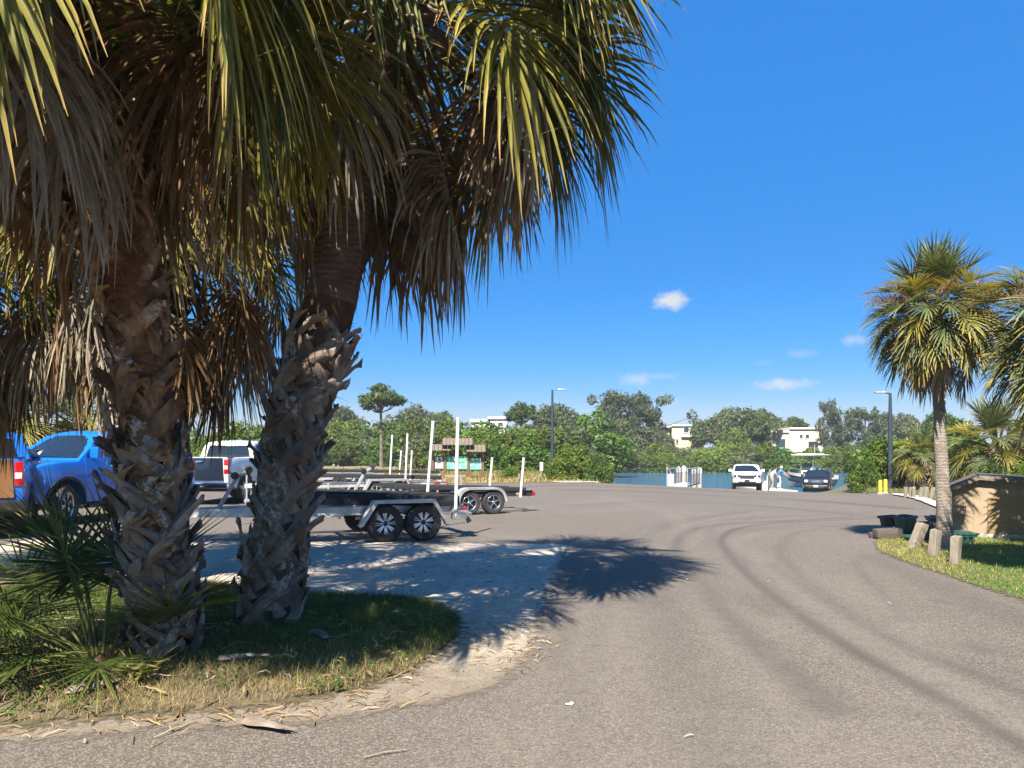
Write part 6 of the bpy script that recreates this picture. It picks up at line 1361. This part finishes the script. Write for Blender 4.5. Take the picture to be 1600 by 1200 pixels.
# people
def body(name, parent, V, E, R, m, sub=2):
    me = bpy.data.meshes.new(name); me.from_pydata([tuple(v) for v in V], E, []); o = bpy.data.objects.new(name, me); COL.objects.link(o)
    md = o.modifiers.new('skin', 'SKIN'); md.use_smooth_shade = True
    for i, q in enumerate(R): me.skin_vertices[0].data[i].radius = (q, q) if not isinstance(q, tuple) else q
    me.skin_vertices[0].data[0].use_root = True
    s = o.modifiers.new('sub', 'SUBSURF'); s.levels = sub; s.render_levels = sub
    dg = bpy.context.evaluated_depsgraph_get(); dg.update(); nm = bpy.data.meshes.new_from_object(o.evaluated_get(dg)); bpy.data.objects.remove(o); bpy.data.meshes.remove(me)
    nm.materials.append(m); return link(name, nm, parent)
SKIN = mat('skin', (.46, .27, .18), .6); HAIR = mat('dark_hair', (.03, .02, .015), .7)
def person(label, loc, rz, shirt, legs, hunch, armR, armL, shorts=False, hat=None, hold=None):
    r = empty('person', loc, rz, label, 'person')           # faces +X
    hip = Vector((0, 0, .93)); ch = Vector((.04+hunch*.20, 0, 1.28-hunch*.03)); nk = Vector((.05+hunch*.36, 0, 1.47-hunch*.09)); hd = nk+Vector((.05+.06*hunch, 0, .16-.03*hunch))
    knL, knR = Vector((.04, .10, .50)), Vector((.06, -.10, .50)); anL, anR = Vector((-.06, .11, .08)), Vector((.02, -.12, .08))
    shL, shR = ch+Vector((.02, .19, .12)), ch+Vector((.02, -.19, .12))
    V = [hip, hip+Vector((0, 0, .14)), ch, nk-Vector((0, 0, .04)), nk+Vector((.01, 0, .04)), hd, hd+Vector((.01, 0, .08)),
         hip+Vector((0, .09, -.06)), knL, anL, anL+Vector((.15, .02, -.045)), hip+Vector((0, -.09, -.06)), knR, anR, anR+Vector((.15, -.02, -.045)),
         shL, armL[0], armL[1], shR, armR[0], armR[1]]
    E = [(0, 1), (1, 2), (2, 3), (3, 4), (4, 5), (5, 6), (0, 7), (7, 8), (8, 9), (9, 10), (0, 11), (11, 12), (12, 13), (13, 14), (2, 15), (15, 16), (16, 17), (2, 18), (18, 19), (19, 20)]
    R = [(.15, .12), (.145, .11), (.17, .12), .065, .058, .095, .075, .09, .062, .045, .04, .09, .062, .045, .04, .06, .044, .032, .06, .044, .032]
    body('body', r, V, E, R, SKIN)
    body('shirt', r, [hip+Vector((0, 0, .04)), hip+Vector((0, 0, .18)), ch, nk-Vector((.01, 0, .05)), shL, shL.lerp(armL[0], .75), shR, shR.lerp(armR[0], .75)], [(0, 1), (1, 2), (2, 3), (2, 4), (4, 5), (2, 6), (6, 7)], [(.185, .15), (.18, .14), (.205, .15), .08, .085, .07, .085, .07], shirt)
    e = .9 if shorts else 1.0; kL, kR = (knL, knR) if not shorts else (knL+Vector((0, 0, .04)), knR+Vector((0, 0, .04)))
    Vt = [hip+Vector((0, 0, .06)), hip, hip+Vector((0, .095, -.07)), kL, hip+Vector((0, -.095, -.07)), kR]; Et = [(0, 1), (1, 2), (2, 3), (1, 4), (4, 5)]; Rt = [(.17, .14), (.18, .145), .115, .09, .115, .09]
    if not shorts: Vt += [anL+Vector((0, 0, .02)), anR+Vector((0, 0, .02))]; Et += [(3, 6), (5, 7)]; Rt += [.068, .068]
    body('shorts' if shorts else 'trousers', r, Vt, Et, Rt, legs)
    mb = MB()
    for an, s in ((anL, 1), (anR, -1)): mb.box(an+Vector((.06, s*.01, -.05)), (.27, .10, .07))
    mb.build('shoes', M['white'], r, .025)
    mb = MB(); mb.lathe([(.02, -.02), (.092, .0), (.105, .05), (.085, .105), (.02, .13)], 14, tuple(hd+Vector((-.018, 0, .02)))); mb.build('hair' if hat is None else 'cap', HAIR if hat is None else hat, r)
    mb = MB(); mb.box(hd+Vector((.10, 0, -.005)), (.04, .026, .04)); mb.box(hd+Vector((0, .093, -.0)), (.035, .02, .05)); mb.box(hd+Vector((0, -.093, -.0)), (.035, .02, .05)); mb.build('face', SKIN, r, .008)
    mb = MB(); mb.box(hd+Vector((.094, .035, .02)), (.015, .026, .012)); mb.box(hd+Vector((.094, -.035, .02)), (.015, .026, .012)); mb.build('eyes', M['black'], r, .003)
    for arm, s in ((armL, 1), (armR, -1)):                # hands: palm, four bent fingers, thumb
        d = (arm[1]-arm[0]).normalized(); sd = d.cross(Vector((0, 0, 1))).normalized(); up = sd.cross(d); mb = MB(); w0 = arm[1]
        mb.tube([w0, w0+d*.05, w0+d*.10], [.028, .042, .036], 8, True, .55)
        for k in range(4):
            b = w0+d*.095+sd*(.027-.018*k); l_ = (.075, .085, .078, .06)[k]; mb.tube([b, b+d*l_*.5-up*.008, b+d*l_*.8-up*.035, b+d*l_*.85-up*.06], [.0095, .009, .008, .006], 6)
        b = w0+d*.04+sd*(.036*s); mb.tube([b, b+sd*s*.03+d*.03, b+sd*s*.035+d*.06-up*.02], [.012, .0105, .008], 6); mb.build('hand', SKIN, r)
    return r
zf = -1.02
p1 = person('person in a pale grey shirt and khaki shorts bending forward on the dock', ((1206-800)/FPX*57, 57, zf), -.25, mat('pale_grey_shirt', (.62, .60, .55), .9), mat('khaki_shorts', (.40, .29, .16), .9), .55,
            (Vector((.30, -.24, 1.12)), Vector((.45, -.16, .95))), (Vector((.28, .24, 1.10)), Vector((.46, .12, .96))), True)
b0 = p1.matrix_basis @ Vector((.46, -.02, .80)); bg_ = empty('dark_bag', (b0.x, b0.y, b0.z), -.25, 'dark red-brown bag held by the person in the pale shirt', 'bag'); MB().box((0, 0, -.1), (.16, .26, .34)).build('bag', mat('maroon_bag', (.07, .03, .03), .8), bg_, .05); MB().tube([(0, -.06, .06), (0, 0, .17), (0, .06, .06)], .012, 6).build('strap', M['black'], bg_)
p2 = person('person in a blue shirt and white trousers reaching an arm out towards the boat', ((1217-800)/FPX*58, 58, zf), -.05, mat('blue_shirt', (.04, .20, .58), .9), mat('white_trousers', (.66, .66, .64), .9), .25,
            (Vector((.42, -.26, 1.22)), Vector((.66, -.22, 1.0))), (Vector((.40, .20, 1.16)), Vector((.64, .08, .98))), False, M['white'])
# boat
B = empty('motor_boat', ((1263-800)/FPX*69, 69, -1.28), 0, 'white centre-console motor boat with hardtop moored beside the black pickup', 'boat', rot=(0, 0, ang(-.78, -.62)), scale=.94)
M['hulldark'] = mat('dark_blue_hull', (.035, .055, .085), .2, coat=.6); M['hullgrey'] = mat('grey_hull_bottom', (.30, .32, .33), .4)
def hull(z_lo, z_hi, lo_k, hi_k, name, m, deck=False):
    V = []; F = []; n = 16
    for i in range(n+1):
        t = i/n; x = -3.4+6.8*t; w = 1.2*(1-max(0, (t-.45)/.55)**2.3); rise = .55*max(0, (t-.35)/.65)**2; xx = x
        for s in (1, -1):
            V.append((xx-(.35*(1-0) if False else 0), s*max(.015, w*lo_k), z_lo+rise*(.9 if z_lo < .3 else 1))); V.append((xx+.28*t**3, s*max(.02, w*hi_k), z_hi+rise*.75))
    for i in range(n):
        a = i*4; b = a+4; F += [(a, b, b+1, a+1), (a+2, a+3, b+3, b+2)]; F += [(a, a+2, b+2, b)]
        if deck: F += [(a+1, b+1, b+3, a+3)]
    F += [(0, 1, 3, 2), (n*4, n*4+2, n*4+3, n*4+1)]
    mb = MB(); mb.add(V, F); return mb.build(name, m, B, 0)
hull(-.35, .25, .25, .88, 'hull_bottom', M['hullgrey'], True); hull(.25, .66, .88, .97, 'hull_side', M['hulldark'], True); hull(.66, 1.05, .97, 1.0, 'gunwale', M['whitegel'], True)
mb = MB(); mb.prism([(-.7, .95), (.55, .95), (.40, 1.55), (.15, 1.85), (-.55, 1.85)], -.45, .45); co = mb.build('console', M['whitegel'], B, .05)
mb = MB(); mb.prism([(.42, 1.56), (.17, 1.86), (.05, 2.22), (.03, 2.22), (.14, 1.86), (.38, 1.55)], -.42, .42); mb.build('windscreen', M['winglass'], co)
MB().box((.50, 0, 1.25), (.02, .5, .4)).build('hatch', M['black'], co, .01)
mb = MB(); mb.box((-1.2, 0, 1.25), (.5, 1.0, .5)); mb.box((-1.42, 0, 1.65), (.1, 1.0, .5)); mb.build('helm_seat', M['whitegel'], B, .06)
mb = MB(); mb.box((-.35, 0, 3.02), (2.7, 2.4, .10)); mb.box((-.35, 0, 3.10), (2.1, 1.7, .08)); ht = mb.build('hardtop', M['whitegel'], B, .04)
for sx_, sy_ in ((1, 1), (1, -1), (-1, 1), (-1, -1)): MB().tube([(-.35+sx_*.55, sy_*.62, .95), (-.35+sx_*.6, sy_*.62, 2.2), (-.35+sx_*.95, sy_*.88, 2.98)], .035, 8).build('hardtop_leg', M['alum'], ht)
MB().tube([(-.6, .3, 3.1), (-.6, .3, 4.0)], .015, 6).build('aerial', M['pvc'], ht)
mb = MB(); mb.tube([(1.0, .98, 1.25), (2.0, .8, 1.45), (2.9, .35, 1.75), (3.2, 0, 1.82), (2.9, -.35, 1.75), (2.0, -.8, 1.45), (1.0, -.98, 1.25)], .022, 8)
for q in ((1.6, .88, 1.05, 1.36), (2.5, .6, 1.3, 1.62), (1.6, -.88, 1.05, 1.36), (2.5, -.6, 1.3, 1.62)): mb.tube([(q[0], q[1], q[2]), (q[0], q[1], q[3])], .018, 6)
mb.build('bow_rail', M['chrome'], B)
mb = MB(); mb.box((-3.7, 0, 1.35), (.5, .45, .55)); mb.box((-3.65, 0, .7), (.3, .3, .9)); mb.build('outboard_engine', M['hulldark'], B, .08)
# small things on the tarmac
X, Y = G(889, 1102); o = MB().box((0, 0, .004), (.045, .022, .006), (.05, .1, .3)).box((.018, .008, .008), (.018, .022, .006), (.2, -.2, .6)); tag(o.build('paper_scrap', M['white'], None, .002, True, (X, Y, .004)), 'tiny white paper scrap lying on the tarmac', 'litter')
mb = MB(); X, Y = G(600, 1180); mb.tube([(X-.1, Y-.06, .012), (X, Y, .016), (X+.12, Y+.05, .012)], [.004, .005, .003], 6); tag(mb.build('twig', M['post']), 'thin pale twig lying on the tarmac at the bottom edge', 'twig')
print('objects', len(bpy.data.objects), 'tris', sum(len(m.polygons) for m in bpy.data.meshes))
